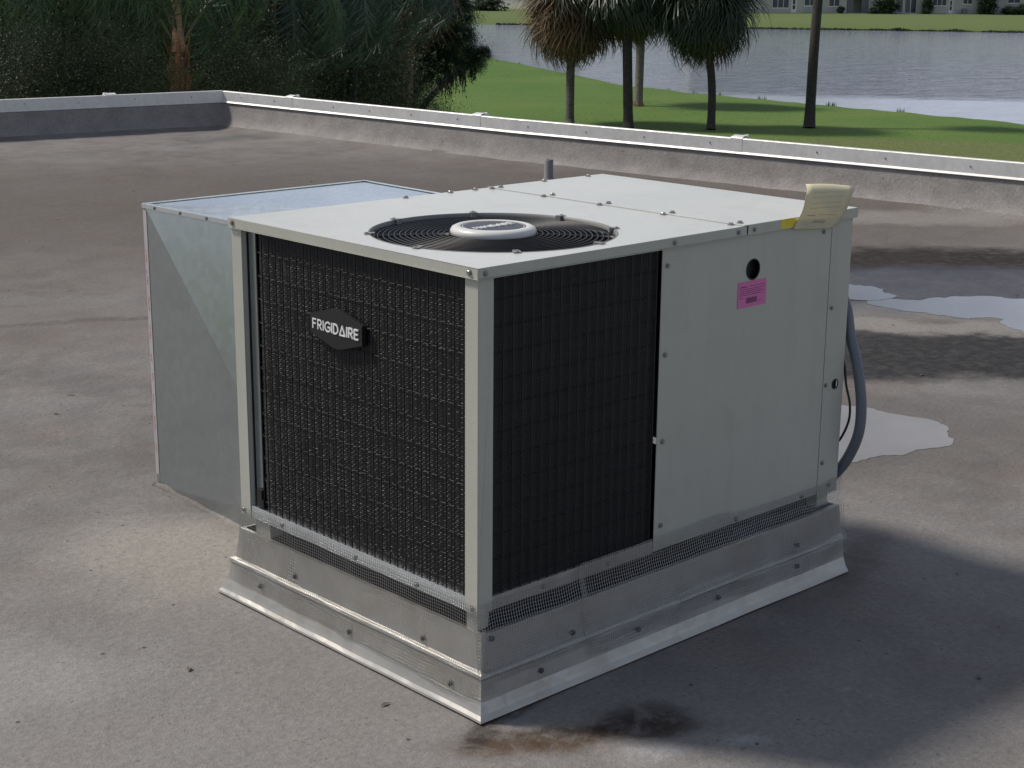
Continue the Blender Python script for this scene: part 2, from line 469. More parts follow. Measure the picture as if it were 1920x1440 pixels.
def grass_mat():
    mt, nt, b = newmat('mown_grass')
    P = coords(nt)
    n1 = noi(nt, P, 0.16, 6, 0.6, 0.3); n2 = noi(nt, P, 2.5, 5, 0.65); n3 = noi(nt, P, 14, 3, 0.7)
    c = ramp(nt, n1, [(0.3, (0.056, 0.135, 0.024)), (0.7, (0.105, 0.172, 0.036))])
    c = mixc(nt, ramp(nt, n2, [(0.45, 0.0), (0.72, 0.6)]), c, (0.125, 0.150, 0.036))
    # short, drier fairway grass close to the building on the right
    def zone(x, y, rx, ry, rt, soft):
        mpn = nt.nodes.new('ShaderNodeMapping'); mpn.vector_type = 'TEXTURE'
        mpn.inputs['Location'].default_value = (x, y, 0); mpn.inputs['Rotation'].default_value = (0, 0, rad(rt)); mpn.inputs['Scale'].default_value = (rx, ry, 100)
        wv = nt.nodes.new('ShaderNodeVectorMath'); wv.operation = 'SCALE'; wv.inputs['Scale'].default_value = 1.0
        nt.links.new(P, wv.inputs[0]); nt.links.new(wv.outputs[0], mpn.inputs['Vector'])
        ln = nt.nodes.new('ShaderNodeVectorMath'); ln.operation = 'LENGTH'; nt.links.new(mpn.outputs[0], ln.inputs[0])
        mr = nt.nodes.new('ShaderNodeMapRange'); mr.interpolation_type = 'SMOOTHSTEP'
        mr.inputs['From Min'].default_value = 1 + soft; mr.inputs['From Max'].default_value = 1 - soft
        nt.links.new(ln.outputs['Value'], mr.inputs['Value'])
        return mr.outputs[0]
    c = mixc(nt, mathn(nt, 'MULTIPLY', zone(34, 20, 15.5, 13, 30, 0.05), 0.85), c, (0.125, 0.142, 0.050))
    # dry strip along the far bank
    sx = nt.nodes.new('ShaderNodeSeparateXYZ'); nt.links.new(P, sx.inputs[0])
    far = mathn(nt, 'ADD', mathn(nt, 'MULTIPLY', sx.outputs[0], 0.826), mathn(nt, 'MULTIPLY', sx.outputs[1], 0.563))
    c = mixc(nt, ramp(nt, mathn(nt, 'MULTIPLY', far, 0.002), [(0.32, 0.0), (0.40, 0.75)]), c, (0.115, 0.145, 0.055))
    c = mixc(nt, ramp(nt, sx.outputs[2], [(0.0, 0.0), (0.001, 0.0)]), c, c)
    c = mixc(nt, 1.0, c, ramp(nt, n3, [(0.3, 0.50), (0.7, 1.5)]), 'MULTIPLY')
    nt.links.new(c, b.inputs['Base Color'])
    b.inputs['Roughness'].default_value = 0.85
    b.inputs['Specular IOR Level'].default_value = 0.2
    bump(nt, b, noi(nt, P, 20, 3, 0.7), 0.5, 0.06)
    return mt
GRASS = grass_mat()

def water_mat():
    mt, nt, b = newmat('lake_water')
    P = coords(nt)
    b.inputs['Base Color'].default_value = (0.085, 0.095, 0.125, 1)
    b.inputs['IOR'].default_value = 1.333
    b.inputs['Roughness'].default_value = 0.06
    mpn = nt.nodes.new('ShaderNodeMapping'); mpn.inputs['Rotation'].default_value = (0, 0, rad(47)); mpn.inputs['Scale'].default_value = (0.45, 0.8, 1.0)
    nt.links.new(P, mpn.inputs['Vector'])
    w1 = noi(nt, mpn.outputs[0], 0.9, 3, 0.55, 0.3)
    w2 = noi(nt, mpn.outputs[0], 5.5, 3, 0.6)
    h = mathn(nt, 'ADD', w1, mathn(nt, 'MULTIPLY', w2, 0.35))
    # a sheltered, nearly smooth stretch along the near right shore
    sx = nt.nodes.new('ShaderNodeSeparateXYZ'); nt.links.new(P, sx.inputs[0])
    dd = mathn(nt, 'SUBTRACT', mathn(nt, 'ADD', mathn(nt, 'MULTIPLY', sx.outputs[0], 0.80), mathn(nt, 'MULTIPLY', sx.outputs[1], 0.60)),
               mathn(nt, 'MULTIPLY', noi(nt, P, 0.05, 3), 7.0))
    k = ramp(nt, mathn(nt, 'MULTIPLY', dd, 0.005), [(0.402, 0.12), (0.424, 1.0)])
    bm = N(nt, 'ShaderNodeBump', Distance=0.16)
    wc = ramp(nt, noi(nt, mpn.outputs[0], 1.3, 4, 0.7), [(0.36, (0.020, 0.026, 0.060)), (0.64, (0.120, 0.128, 0.185))])  # light and dark of the rippled sky reflection painted into the water colour
    nt.links.new(wc, b.inputs['Base Color'])
    nt.links.new(k, bm.inputs['Strength']); nt.links.new(h, bm.inputs['Height'])
    nt.links.new(bm.outputs[0], b.inputs['Normal'])
    return mt
WATER = water_mat()

def leaf_mat(name, dark, light, rough=0.42, trans=0.25, scale=6.0):
    mt, nt, b = newmat(name)
    P = coords(nt)
    f = mathn(nt, 'ADD', mathn(nt, 'MULTIPLY', noi(nt, P, scale*0.15, 3), 0.45), mathn(nt, 'MULTIPLY', noi(nt, P, scale*3, 2), 0.55))
    c = ramp(nt, f, [(0.32, dark), (0.68, light)])
    nt.links.new(c, b.inputs['Base Color'])
    b.inputs['Roughness'].default_value = rough
    out = nt.nodes['Material Output']
    tr = N(nt, 'ShaderNodeBsdfTranslucent'); nt.links.new(c, tr.inputs['Color'])
    ms = N(nt, 'ShaderNodeMixShader'); ms.inputs[0].default_value = trans
    nt.links.new(b.outputs[0], ms.inputs[1]); nt.links.new(tr.outputs[0], ms.inputs[2]); nt.links.new(ms.outputs[0], out.inputs['Surface'])
    return mt
LEAF = leaf_mat('dark_shrub_leaf', (0.010, 0.018, 0.009), (0.085, 0.105, 0.050), 0.55, 0.25, 4.0)
LEAF2 = leaf_mat('oak_leaf', (0.010, 0.024, 0.011), (0.038, 0.066, 0.024), 0.6)
PALML = leaf_mat('green_palm_leaf', (0.030, 0.070, 0.030), (0.100, 0.165, 0.065), 0.38, 0.2, 2.0)
PALMB = leaf_mat('blue_green_palm_leaf', (0.028, 0.062, 0.048), (0.080, 0.130, 0.095), 0.4, 0.2, 2.0)
SABAL = leaf_mat('sabal_leaf', (0.012, 0.026, 0.014), (0.042, 0.066, 0.030), 0.45, 0.15, 2.0)
DEAD = leaf_mat('dead_palm_leaf', (0.085, 0.048, 0.022), (0.230, 0.145, 0.070), 0.7, 0.15, 2.0)
MOSS = leaf_mat('hanging_moss', (0.060, 0.058, 0.045), (0.120, 0.115, 0.090), 0.8, 0.1, 8.0)
PETI = paint('palm_stalk', (0.16, 0.15, 0.07), 0.5, 0.25, 0.2, scale=4)
TWIG = paint('bare_twig', (0.15, 0.125, 0.10), 0.8, 0.3, 0.2, scale=8)

def bark_mat(name, lo, hi, ring=0.0, scale=5.0):
    mt, nt, b = newmat(name)
    P = coords(nt)
    mpn = nt.nodes.new('ShaderNodeMapping'); mpn.inputs['Scale'].default_value = (1, 1, 2.5 if ring else 0.6)
    nt.links.new(P, mpn.inputs['Vector'])
    f = noi(nt, mpn.outputs[0], scale, 6, 0.7)
    c = ramp(nt, f, [(0.3, lo), (0.7, hi)])
    nt.links.new(c, b.inputs['Base Color']); b.inputs['Roughness'].default_value = 0.9
    bump(nt, b, f, 0.8, 0.03)
    return mt
BARK = bark_mat('grey_palm_bark', (0.045, 0.040, 0.034), (0.135, 0.122, 0.105), 1, 6)
BARKD = bark_mat('dark_palm_bark', (0.018, 0.016, 0.014), (0.060, 0.054, 0.046), 1, 6)
BARKP = bark_mat('pale_palm_bark', (0.090, 0.082, 0.066), (0.200, 0.185, 0.150), 1, 6)
BARKO = bark_mat('orange_palm_bark', (0.19, 0.105, 0.060), (0.50, 0.33, 0.21), 1, 9)
HUSK = bark_mat('orange_leaf_husk', (0.22, 0.085, 0.035), (0.48, 0.25, 0.12), 0, 12)
MULCH = bark_mat('wood_mulch', (0.17, 0.075, 0.040), (0.34, 0.20, 0.11), 0, 4)
STUCCO = paint('pale_stucco', (0.50, 0.50, 0.46), 0.85, 0.06, 0.3, scale=0.6, dirt=0.15)
TRIM = paint('white_trim', (0.74, 0.74, 0.73), 0.5, 0.03, 0, scale=1)
GLASS = paint('dark_window_glass', (0.045, 0.055, 0.075), 0.12, 0.3, 0, scale=0.8)
SCREEN = paint('grey_porch_screen', (0.16, 0.165, 0.175), 0.7, 0.15, 0, scale=0.8)
TILE = paint('brown_shingle', (0.16, 0.13, 0.11), 0.9, 0.2, 0.3, scale=1)
CONC = paint('patio_concrete', (0.42, 0.40, 0.36), 0.9, 0.1, 0.2, scale=1)
CORE = paint('building_stucco', (0.40, 0.38, 0.35), 0.9, 0.08, 0.3, scale=1)

# ------------------------------------------------------------------ ground, lake
NEAR = [(80.5, 93), (75.2, 82.2), (73.8, 78.5), (69.4, 69.9), (63.6, 58.9), (62.5, 52.5), (62.1, 45.3), (61.5, 38.8), (60.7, 32.4), (61, 24), (66, 10), (80, -4)]
FAR = [(118, 176), (128, 163), (135.8, 151.6), (136, 146.8), (144, 133), (153, 119.8), (162.5, 108.1), (170.2, 95.7), (182, 78), (196, 55), (205, 30), (208, 5)]
def polar(pts):
    a = np.array([math.atan2(y+2.5, x+2.2) for x, y in pts]); r = np.array([math.hypot(x+2.2, y+2.5) for x, y in pts])
    o = np.argsort(a); return a[o], r[o]
an, rn_ = polar(NEAR); af, rf_ = polar(FAR)
A0, A1 = max(an[0], af[0]), min(an[-1], af[-1])
ths = np.concatenate([np.linspace(-PI, A0, 40)[:-1], np.linspace(A0, A1, 260), np.linspace(A1, PI, 40)[1:]])
mb = MB()
rows = 46
for th in ths:
    if A0 < th < A1:
        Rn = np.interp(th, an, rn_) + 0.5*noise.noise(Vector((th*60, 0, 0))) + 0.25*noise.noise(Vector((th*200, 3, 0)))
        Rf = np.interp(th, af, rf_) + 0.8*noise.noise(Vector((th*50, 9, 0)))
        e = min(1, (th-A0)/0.03, (A1-th)/0.03)
    else:
        Rn = 90.0; Rf = 150.0; e = 0.0
    rs = list(np.linspace(0.5, Rn-10, 18)) + list(np.linspace(Rn-8.5, Rn+2.5, 10)) + list(np.linspace(Rn+6, Rf-6, 5)) + list(np.linspace(Rf-2.5, Rf+7, 7)) + [Rf+20, Rf+50, Rf+120, 500, 1200, 3000]
    for r in rs:
        if r < (Rn+Rf)/2: s = (r-Rn); h = np.interp(s, [-9, -4, -0.4, 0.2, 2.5], [0, -0.16, -0.66, -0.95, -2.0])
        else: s = (Rf-r); h = np.interp(s, [-6.5, -3, -0.2, 0.3, 2.5], [0, -0.25, -0.60, -0.95, -2.0])
        h = h*e
        x, y = r*math.cos(th)-2.2, r*math.sin(th)-2.5
        z = -4.0 + h + (0.10*noise.noise(Vector((x*0.06, y*0.06, 1))) if r < 400 and abs(h) < 0.5 else 0)
        mb.v.append((x, y, z))
nr = len(rs)
for i in range(len(ths)-1):
    for j in range(nr-1):
        mb.f.append((i*nr+j, i*nr+j+1, (i+1)*nr+j+1, (i+1)*nr+j))
ground = tag(mb.build('ground', GRASS, smooth=True), kind='structure')
mb = MB(); mb.quad((30, -60, -4.8), (330, -60, -4.8), (330, 330, -4.8), (30, 330, -4.8))
tag(mb.build('lake_water', WATER), kind='structure')

# ragged grass along the near water line
mb = MB()
for _ in range(9000):
    th = random.uniform(A0+.03, A1-.03)
    R = np.interp(th, an, rn_) + 0.5*noise.noise(Vector((th*60, 0, 0))) + 0.25*noise.noise(Vector((th*200, 3, 0))) - abs(random.gauss(0, 0.25))
    x, y = R*math.cos(th)-2.2, R*math.sin(th)-2.5
    h = random.uniform(0.10, 0.34)*(1.6 if noise.noise(Vector((th*120, 5, 0))) > 0.25 else 0.8)
    a = random.uniform(0, PI); w = 0.04
    dx, dy = math.cos(a)*w, math.sin(a)*w
    z = -4.78
    mb.tri((x-dx, y-dy, z), (x+dx, y+dy, z), (x+random.uniform(-.06, .06), y+random.uniform(-.06, .06), z+h))
tag(mb.build('shore_grass', GRASS), 'ragged grass growing along the near edge of the lake', kind='stuff')
# dark weedy edge of the far bank
mb = MB()
for _ in range(9000):
    th = random.uniform(A0+.03, A1-.03)
    R = np.interp(th, af, rf_) + 0.8*noise.noise(Vector((th*50, 9, 0))) + random.uniform(-0.4, 0.3)
    x, y = R*math.cos(th)-2.2, R*math.sin(th)-2.5
    h = random.uniform(0.05, 0.28)*(0.4+noise.noise(Vector((th*90, 2, 0)))+0.5); a = random.uniform(0, PI); w = 0.2
    mb.tri((x-math.cos(a)*w, y-math.sin(a)*w, -4.85), (x+math.cos(a)*w, y+math.sin(a)*w, -4.85), (x, y, -4.8+h))
tag(mb.build('bank_weeds', LEAF, None), 'dark weeds fringing the far bank of the lake', kind='stuff')

# ------------------------------------------------------------------ roof and parapets
RWP = [(6.9, 18.5), (7.327, 12.238), (7.50, 7.9), (7.74, 5.55), (7.976, 3.164), (8.22, 0.0), (8.7, -7.0)]   # right parapet: face line, x over y
LWP = [(-8.0, 14.0), (4.924, 12.517), (7.327, 12.238), (9.5, 11.98)]                                     # left parapet: y over x
rwy = np.array([p[1] for p in reversed(RWP)]); rwx = np.array([p[0] for p in reversed(RWP)])
lwx = np.array([p[0] for p in LWP]); lwy = np.array([p[1] for p in LWP])
def xr(y): return float(np.interp(y, rwy, rwx))
def yl(x): return float(np.interp(x, lwx, lwy))
def cant(d): return float(np.interp(d, [-0.02, 0.0, 0.022, 0.05, 0.09, 0.15, 0.25, 0.40], [0.30, 0.275, 0.19, 0.10, 0.048, 0.020, 0.006, 0.0]))
PUD = [(4.95, 1.6, 1.25), (2.62, 0.72, 0.75), (4.82, 2.38, 0.5)]
def flat(x, y):
    k = 1.0
    for px, py, pr in PUD: k = min(k, max(0.0, (math.hypot(x-px, y-py)-pr*0.8)/(pr*0.8)))
    if -0.2 < x < 1.6 and -0.2 < y < 1.1: k = 0
    return k
def und(x, y):
    n = 0.012*noise.noise(Vector((x*0.9, y*0.9, 0.3))) + 0.006*noise.noise(Vector((x*2.7, y*2.7, 4.1))) + 0.0035*noise.noise(Vector((x*8, y*8, 7.7)))
    return n*flat(x, y)
def spaced(end, near, n):
    t = np.linspace(0, 1, n); return near + (end-near)*t**1.35
dr = [0, .008, .016, .026, .038, .052, .07, .09, .115, .15, .20, .25, .30, .35, .40, .455] + list(spaced(15.0, 0.50, 230))
dl = dr[:16] + list(spaced(19.0, 0.50, 260))
vv = []; lab = []
for b_ in dl:
    for a_ in dr:
        x, y = 7.3 - a_, 12.2 - b_
        for _ in range(3): x = xr(y) - a_; y = yl(x) - b_
        z = max(cant(a_ - 0.012*noise.noise(Vector((y*3, 0, 0)))*(a_ > .03)), cant(b_ - 0.012*noise.noise(Vector((x*3, 5, 0)))*(b_ > .03)))
        rgh = 0.006*noise.noise(Vector((x*7, y*7, z*7))) if z > 0.01 else 0
        vv.append((x + (rgh if a_ > .03 else 0), y, z + und(x, y)*min(1, a_*3, b_*3)))
nA, nB = len(dr), len(dl)
fr, fl, ff = [], [], []
for j in range(nB-1):
    for i in range(nA-1):
        q = (j*nA+i, (j+1)*nA+i, (j+1)*nA+i+1, j*nA+i+1)
        aa, bb = dr[i+1], dl[j+1]
        if min(aa, bb) > 0.13 + 0.03*noise.noise(Vector((vv[q[0]][0]*2, vv[q[0]][1]*2, 0))): ff.append(q)
        elif aa < bb: fr.append(q)
        else: fl.append(q)
def submesh(name, faces, mat, parent=None):
    used = sorted({k for q in faces for k in q}); ix = {k: n for n, k in enumerate(used)}
    m_ = MB(); m_.v = [vv[k] for k in used]; m_.f = [tuple(ix[k] for k in q) for q in faces]
    return m_.build(name, mat, parent, smooth=True)
roof = tag(submesh('roof', ff, ROOF), kind='structure')

right_wall = thing('parapet_wall', (7.7, 5.5, 0), 'long sunlit parapet with grey metal coping, running from the far corner to the right edge', 'parapet wall', 'parapet walls round the roof')
left_wall = thing('parapet_wall', (3.0, 12.7, 0), 'shaded parapet with metal coping at far left, meeting the long one at the corner', 'parapet wall', 'parapet walls round the roof')
submesh('coated_upstand', fr, WALLC, right_wall)
submesh('coated_upstand', fl, WALLC, left_wall)

def off_line(pts, d):
    """polyline moved outwards (to its left looking along it) by d"""
    out = []
    for i, p in enumerate(pts):
        a = Vector(pts[max(i-1, 0)]); c = Vector(pts[min(i+1, len(pts)-1)])
        t = (c - a).normalized(); out.append(Vector(p) + Vector((-t.y, t.x))*d)
    return out
def resample(pts, step):
    out = [Vector(pts[0])]
    for i in range(len(pts)-1):
        a, c = Vector(pts[i]), Vector(pts[i+1]); n = max(1, int((c-a).length/step))
        out += [a + (c-a)*(k/n) for k in range(1, n+1)]
    return out
CORN = (7.327, 12.238)
# walked so that the roof side is on the right hand: right parapet northwards, left parapet eastwards... outward = left
rline = [(8.7, -7.0), (8.22, 0.0), (7.976, 3.164), (7.74, 5.55), (7.50, 7.9), CORN]
lline = [(-8.0, 14.0), (4.924, 12.517), CORN]
def outward(line, side):
    pts = resample(line, 0.5); r = off_line(pts, side); return pts, r
def sweep_prof(mb, P, nrm, prof, close_ends=True):
    """profile (out, z) swept along points P with outward normals nrm"""
    n0 = len(mb.v); k = len(prof)
    for p, n in zip(P, nrm):
        for o_, z in prof: mb.v.append((p.x+n.x*o_, p.y+n.y*o_, z))
    for i in range(len(P)-1):
        for j in range(k-1):
            mb.f.append((n0+i*k+j, n0+i*k+j+1, n0+(i+1)*k+j+1, n0+(i+1)*k+j))
def with_normals(line, sgn):
    out = []
    for i, p in enumerate(line):
        a = line[max(i-1, 0)]; c = line[min(i+1, len(line)-1)]; t = (c-a).normalized()
        out.append(Vector((t.y, -t.x))*sgn)
    return out
def cut(line, s0, s1):
    """piece of a polyline between two lengths"""
    acc = 0; out = []
    for i in range(len(line)-1):
        a, c = line[i], line[i+1]; L = (c-a).length
        t0, t1 = max(0, (s0-acc)/L), min(1, (s1-acc)/L)
        if t1 > t0:
            if not out: out.append(a + (c-a)*t0)
            out.append(a + (c-a)*t1)
        acc += L
    return out
def linelen(l): return sum((l[i+1]-l[i]).length for i in range(len(l)-1))
screw_me = None
def screw_mesh():
    b_ = MB()
    b_.lathe((0, 0, 0), [(0.0082, 0.0), (0.0082, 0.0012), (0.0045, 0.0018)], 12)
    b_.lathe((0, 0, 0), [(0.0055, 0.0012), (0.0055, 0.0048), (0.0046, 0.0056)], 6, capped=True)
    me = bpy.data.meshes.new('screw'); me.from_pydata(b_.v, [], b_.f); me.update(); me.materials.append(STEEL)
    return me
SCREW = screw_mesh()
SCREWD = SCREW.copy(); SCREWD.materials.clear(); SCREWD.materials.append(DSTEEL)
def screw(parent, loc, nrm, scale=1.0, dark=False):
    nrm = Vector(nrm).normalized()
    q = nrm.to_track_quat('Z', 'Y')
    spin = Matrix.Rotation(random.uniform(0, PI), 4, 'Z')
    mw = Matrix.Translation(Vector(loc)) @ q.to_matrix().to_4x4() @ spin @ Matrix.Scale(scale, 4)
    return inst('screw', SCREWD if dark else SCREW, parent, mw)

COPW = 0.14
def parapet(line, sgn, wall, joints, drip, zt=0.39):
    pts = [Vector(p) for p in line]
    pts = resample(pts, 0.6)
    L = linelen(pts)
    # masonry core behind the coating
    nm = with_normals(pts, sgn)
    mb = MB(); sweep_prof(mb, pts, nm, [(0.025, 0.0), (0.025, 0.34), (COPW-0.02, 0.34), (COPW-0.02, -4.3)])
    mb.build('wall_core', CORE, wall)
    js = [0.0] + list(joints) + [L]
    for a_, b_ in zip(js[:-1], js[1:]):
        seg = cut(pts, a_ + 0.0015, b_ - 0.0015); ns = with_normals(seg, sgn)
        mb = MB()
        k = random.uniform(-0.002, 0.002)
        lip = -0.020 if drip else -0.006
        prof = [(-0.004, 0.268), (lip-0.002, 0.266), (lip-0.003, 0.269), (-0.008, 0.283), (-0.0085, zt-0.006+k), (-0.004, zt-0.001+k), (0.02, zt+0.002+k), (COPW, zt-0.032+k), (COPW+0.003, zt-0.11)]
        sweep_prof(mb, seg, ns, prof)
        mb.build('coping_panel', COPE, wall, smooth=False)
        s = a_ + 0.25
        while s < b_ - 0.1:
            p = cut(pts, s, s+0.01); n = with_normals(p, sgn)[0]
            screw(wall, (p[0].x - n.x*0.009, p[0].y - n.y*0.009, 0.335 + random.uniform(-.006, .006)), (-n.x, -n.y, 0), 0.95)
            s += random.uniform(0.55, 0.68)
    for s in joints:
        seg = cut(pts, s-0.055, s+0.055); ns = with_normals(seg, sgn)
        mb = MB()
        zz = zt + 0.004
        k = len(seg)
        sweep_prof(mb, seg, ns, [(-0.0095, 0.276), (-0.0105, zz-0.006), (0.0, zz+0.004), (0.05, zz+0.016), (0.06, zz+0.002)])
        cov = mb.build('joint_cover', COPE, wall)
        # folded tab that stands up where two lengths of coping meet
        mb = MB(); p, n = seg[0], ns[0]; t = (seg[-1]-seg[0]).normalized()
        c0 = Vector((p.x, p.y, 0)); T3 = Vector((t.x, t.y, 0)); N3 = Vector((n.x, n.y, 0))
        b0 = c0 + N3*0.03 + Vector((0, 0, zz-0.002)); 
        mb.quad(b0, b0+T3*0.10, b0+T3*0.07+N3*0.05+Vector((0, 0, 0.012)), b0+N3*0.05+Vector((0, 0, 0.024)))
        mb.quad(b0, b0+N3*0.05+Vector((0, 0, 0.024)), b0+N3*0.06, b0+N3*0.06-T3*0.01)
        mb.build('folded_tab', COPE, wall)
# joints by distance along each line
def s_at(line, x=None, y=None):
    pts = resample([Vector(p) for p in line], 0.6); acc = 0
    for i in range(len(pts)-1):
        a, c = pts[i], pts[i+1]
        if y is not None and min(a.y, c.y) <= y <= max(a.y, c.y): return acc + (c-a).length*abs((y-a.y)/(c.y-a.y))
        if x is not None and min(a.x, c.x) <= x <= max(a.x, c.x): return acc + (c-a).length*abs((x-a.x)/(c.x-a.x))
        acc += (c-a).length
parapet(rline, 1, right_wall, [s_at(rline, y=v) for v in (-3.0, -0.1, 2.7, 5.53, 8.33, 11.08)], True)
parapet(lline, -1, left_wall, [s_at(lline, x=v) for v in (-3.1, -0.1, 3.05, 6.075)], False)
# outside walls of the building below roof level
mb = MB()
mb.box(-12, -11.8, -14, 14, -4.2, 0.3)
mb.box(-12, 8.9, -14, -13.8, -4.2, 0.3)
tag(mb.build('building_walls', CORE), kind='structure')
mb = MB(); mb.quad((-12, -14, -0.03), (9.2, -14, -0.03), (8.3, -6, -0.03), (-12, -6, -0.03)); mb.quad((-12, -6, -0.03), (-7.2, -6, -0.03), (-7.4, 13.8, -0.03), (-12, 14, -0.03))
tag(mb.build('roof_margin', ROOF), kind='structure')

# puddles
def blobby(pts, n=140, jit=0.025, seed=0):
    P = [Vector(p) for p in pts]; out = []
    m_ = len(P)
    for i in range(n):
        t = i/n*m_; k = int(t); f = t-k
        a, b_, c_, d_ = P[(k-1) % m_], P[k % m_], P[(k+1) % m_], P[(k+2) % m_]
        q = 0.5*((2*b_) + (c_-a)*f + (2*a-5*b_+4*c_-d_)*f*f + (3*b_-a-3*c_+d_)*f**3)
        q = q + Vector((noise.noise(Vector((q.x*9, q.y*9, seed))), noise.noise(Vector((q.x*9, q.y*9, seed+5)))))*jit + Vector((noise.noise(Vector((q.x*30, q.y*30, seed))), noise.noise(Vector((q.x*30, q.y*30, seed+5)))))*jit*0.3
        out.append((q.x, q.y))
    return out
def puddle(pts, z, mat, label, jit, seed):
    o = plate(blobby(pts, 220, jit, seed), [], 0.0006, 'puddle', mat, None, ((0, 0, z), (1, 0, 0), (0, 1, 0), (0, 0, 1)))
    tag(o, label, 'puddle', 'puddles on the roof')
puddle([(4.80, 2.22), (4.87, 2.05), (5.05, 1.97), (5.28, 1.82), (5.38, 1.60), (5.5, 1.35), (5.3, 1.0), (4.9, 0.9), (4.66, 1.10), (4.64, 1.28), (4.80, 1.47), (4.70, 1.57), (4.68, 1.72), (4.62, 1.90), (4.62, 2.10)], 0.0016, PUDDLE,
       'bright grey puddle reaching the right edge, between two dark bands of dirt', 0.05, 1)
puddle([(4.66, 2.24), (4.82, 2.14), (5.02, 2.30), (5.0, 2.50), (4.8, 2.66), (4.62, 2.50)], 0.0024, PUDDLE,
       'small puddle just past the far end of the unit, left of the large one', 0.06, 2)
puddle([(2.20, 0.64), (2.24, 0.575), (2.37, 0.53), (2.52, 0.50), (2.66, 0.455), (2.80, 0.49), (2.93, 0.62), (2.94, 0.77), (2.91, 0.90), (2.88, 1.02), (2.8, 1.15), (2.55, 1.15), (2.3, 0.9)], 0.0014, PUDDLE2,
       'pale shallow puddle with a rounded end, beside the conduit', 0.035, 3)

# vent stub
vp = tag(MB().lathe((6.85, 6.75, 0), [(0.075, -0.01), (0.050, 0.012), (0.038, 0.03), (0.036, 0.17), (0.030, 0.178), (0.026, 0.178), (0.026, 0.1)], 24).build('vent_pipe', FOAMPIPE, smooth=True),
         'short grey vent pipe standing on the roof behind the unit', 'vent pipe')

# small litter blown about on the roof
mb = MB(); rd = random.Random(12)
for k in range(260):
    x, y = rd.uniform(-2.6, 7.0), rd.uniform(-2.0, 11.5)
    if -0.1 < x < 1.5 and -0.1 < y < 2.1: continue
    if (Vector((x, y)) - Vector((CAM.x, CAM.y))).length < 2.2: continue
    z = und(x, y) + 0.003; a = rd.uniform(0, 6.3); l, w = rd.uniform(0.006, 0.020), rd.uniform(0.003, 0.008)
    u_ = Vector((math.cos(a), math.sin(a), 0)); w_ = Vector((-u_.y, u_.x, 0)); p = Vector((x, y, z))
    mb.quad(p-u_*l-w_*w*.4, p-w_*w+Vector((0, 0, rd.uniform(0, .004))), p+u_*l, p+w_*w+Vector((0, 0, rd.uniform(0, .006))))
tag(mb.build('leaf_litter', TWIG), 'scattered dry leaf bits and grit lying on the roof', kind='stuff')

# ------------------------------------------------------------------ the packaged unit
A, B, HB, T = 1.3697, 0.9473, 0.240, 1.040
unit = thing('air_conditioning_unit', (A/2, B/2, 0.2), 'large beige air conditioner with black coil sides and round fan grille on a metal curb', 'air conditioner')
LT = 0.0235                                      # height of the lid's skirt
SEAM = 0.905
FC = (0.360, 0.345); FR = 0.302
circ = lambda cx, cy, r, n=96: [(cx + r*math.cos(2*PI*k/n), cy + r*math.sin(2*PI*k/n)) for k in range(n)]
# lid front section
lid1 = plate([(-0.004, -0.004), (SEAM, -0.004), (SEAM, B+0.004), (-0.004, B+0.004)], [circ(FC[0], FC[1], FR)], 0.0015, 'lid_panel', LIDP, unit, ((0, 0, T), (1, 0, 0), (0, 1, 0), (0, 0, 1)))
sk = MB()
sk.box(-0.0055, SEAM, -0.0055, -0.004, T-LT, T-0.0005)
sk.box(-0.0055, -0.004, -0.004, B+0.004, T-LT, T-0.0005)
sk.box(-0.0055, SEAM, B+0.004, B+0.0055, T-LT, T-0.0005)
sk.box(-0.0085, -0.0056, -0.0085, B+0.0055, T-LT-0.0018, T-LT-0.0002)
sk.box(-0.0055, SEAM, -0.0085, -0.0040, T-LT-0.0018, T-LT-0.0002)
sk.build('lid_skirt', PAINT, lid1, bevel=0.0006)
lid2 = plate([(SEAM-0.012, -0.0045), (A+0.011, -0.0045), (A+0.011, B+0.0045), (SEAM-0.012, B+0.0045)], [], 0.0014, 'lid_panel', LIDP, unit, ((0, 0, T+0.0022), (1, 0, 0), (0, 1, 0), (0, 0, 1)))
sk = MB()
sk.box(SEAM+0.004, A+0.0125, -0.0065, -0.0045, T-LT-0.001, T+0.0016)
sk.box(A+0.011, A+0.0125, -0.0045, B+0.0045, T-LT-0.001, T+0.0016)
sk.box(SEAM+0.004, A+0.0125, B+0.0045, B+0.0065, T-LT-0.001, T+0.0016)
sk.build('lid_skirt', PAINT, lid2, bevel=0.0006)

# corner posts
def post(x0, x1, y0, y1, arms):
    mb = MB()
    for a in arms: mb.box(*a)
    return mb.build('corner_post', PAINT, unit, bevel=0.0008)
post(0, 0, 0, 0, [(0, 0.0015, 0.0, 0.043, HB, T-0.002), (0.0015, 0.046, 0, 0.0015, HB, T-0.002), (0.0015, 0.020, 0.0415, 0.043, HB+0.03, T-0.002), (0.0445, 0.046, 0.0015, 0.018, HB+0.03, T-0.002)])
post(0, 0, 0, 0, [(0, 0.0015, B-0.045, B, HB, T-0.002), (0.0015, 0.05, B-0.0015, B, HB, T-0.002), (0.0015, 0.016, B-0.045, B-0.0435, HB+0.03, T-0.002)])
post(0, 0, 0, 0, [(A-0.0015, A, B-0.045, B, HB, T-0.002), (A-0.05, A-0.0015, B-0.0015, B, HB, T-0.002)])
MB().box(0.018, 0.020, 0.867, 0.896, HB+0.03, T-0.003).box(0.022, 0.07, 0.893, 0.895, HB+0.03, T-0.003).build('inner_bracket', GALV, unit)
MB().box(0.006, 0.016, 0.858, 0.880, HB+0.036, HB+0.085).box(0.006, 0.011, 0.850, 0.858, HB+0.036, HB+0.06).build('coil_clip', BLACK, unit, bevel=0.001)
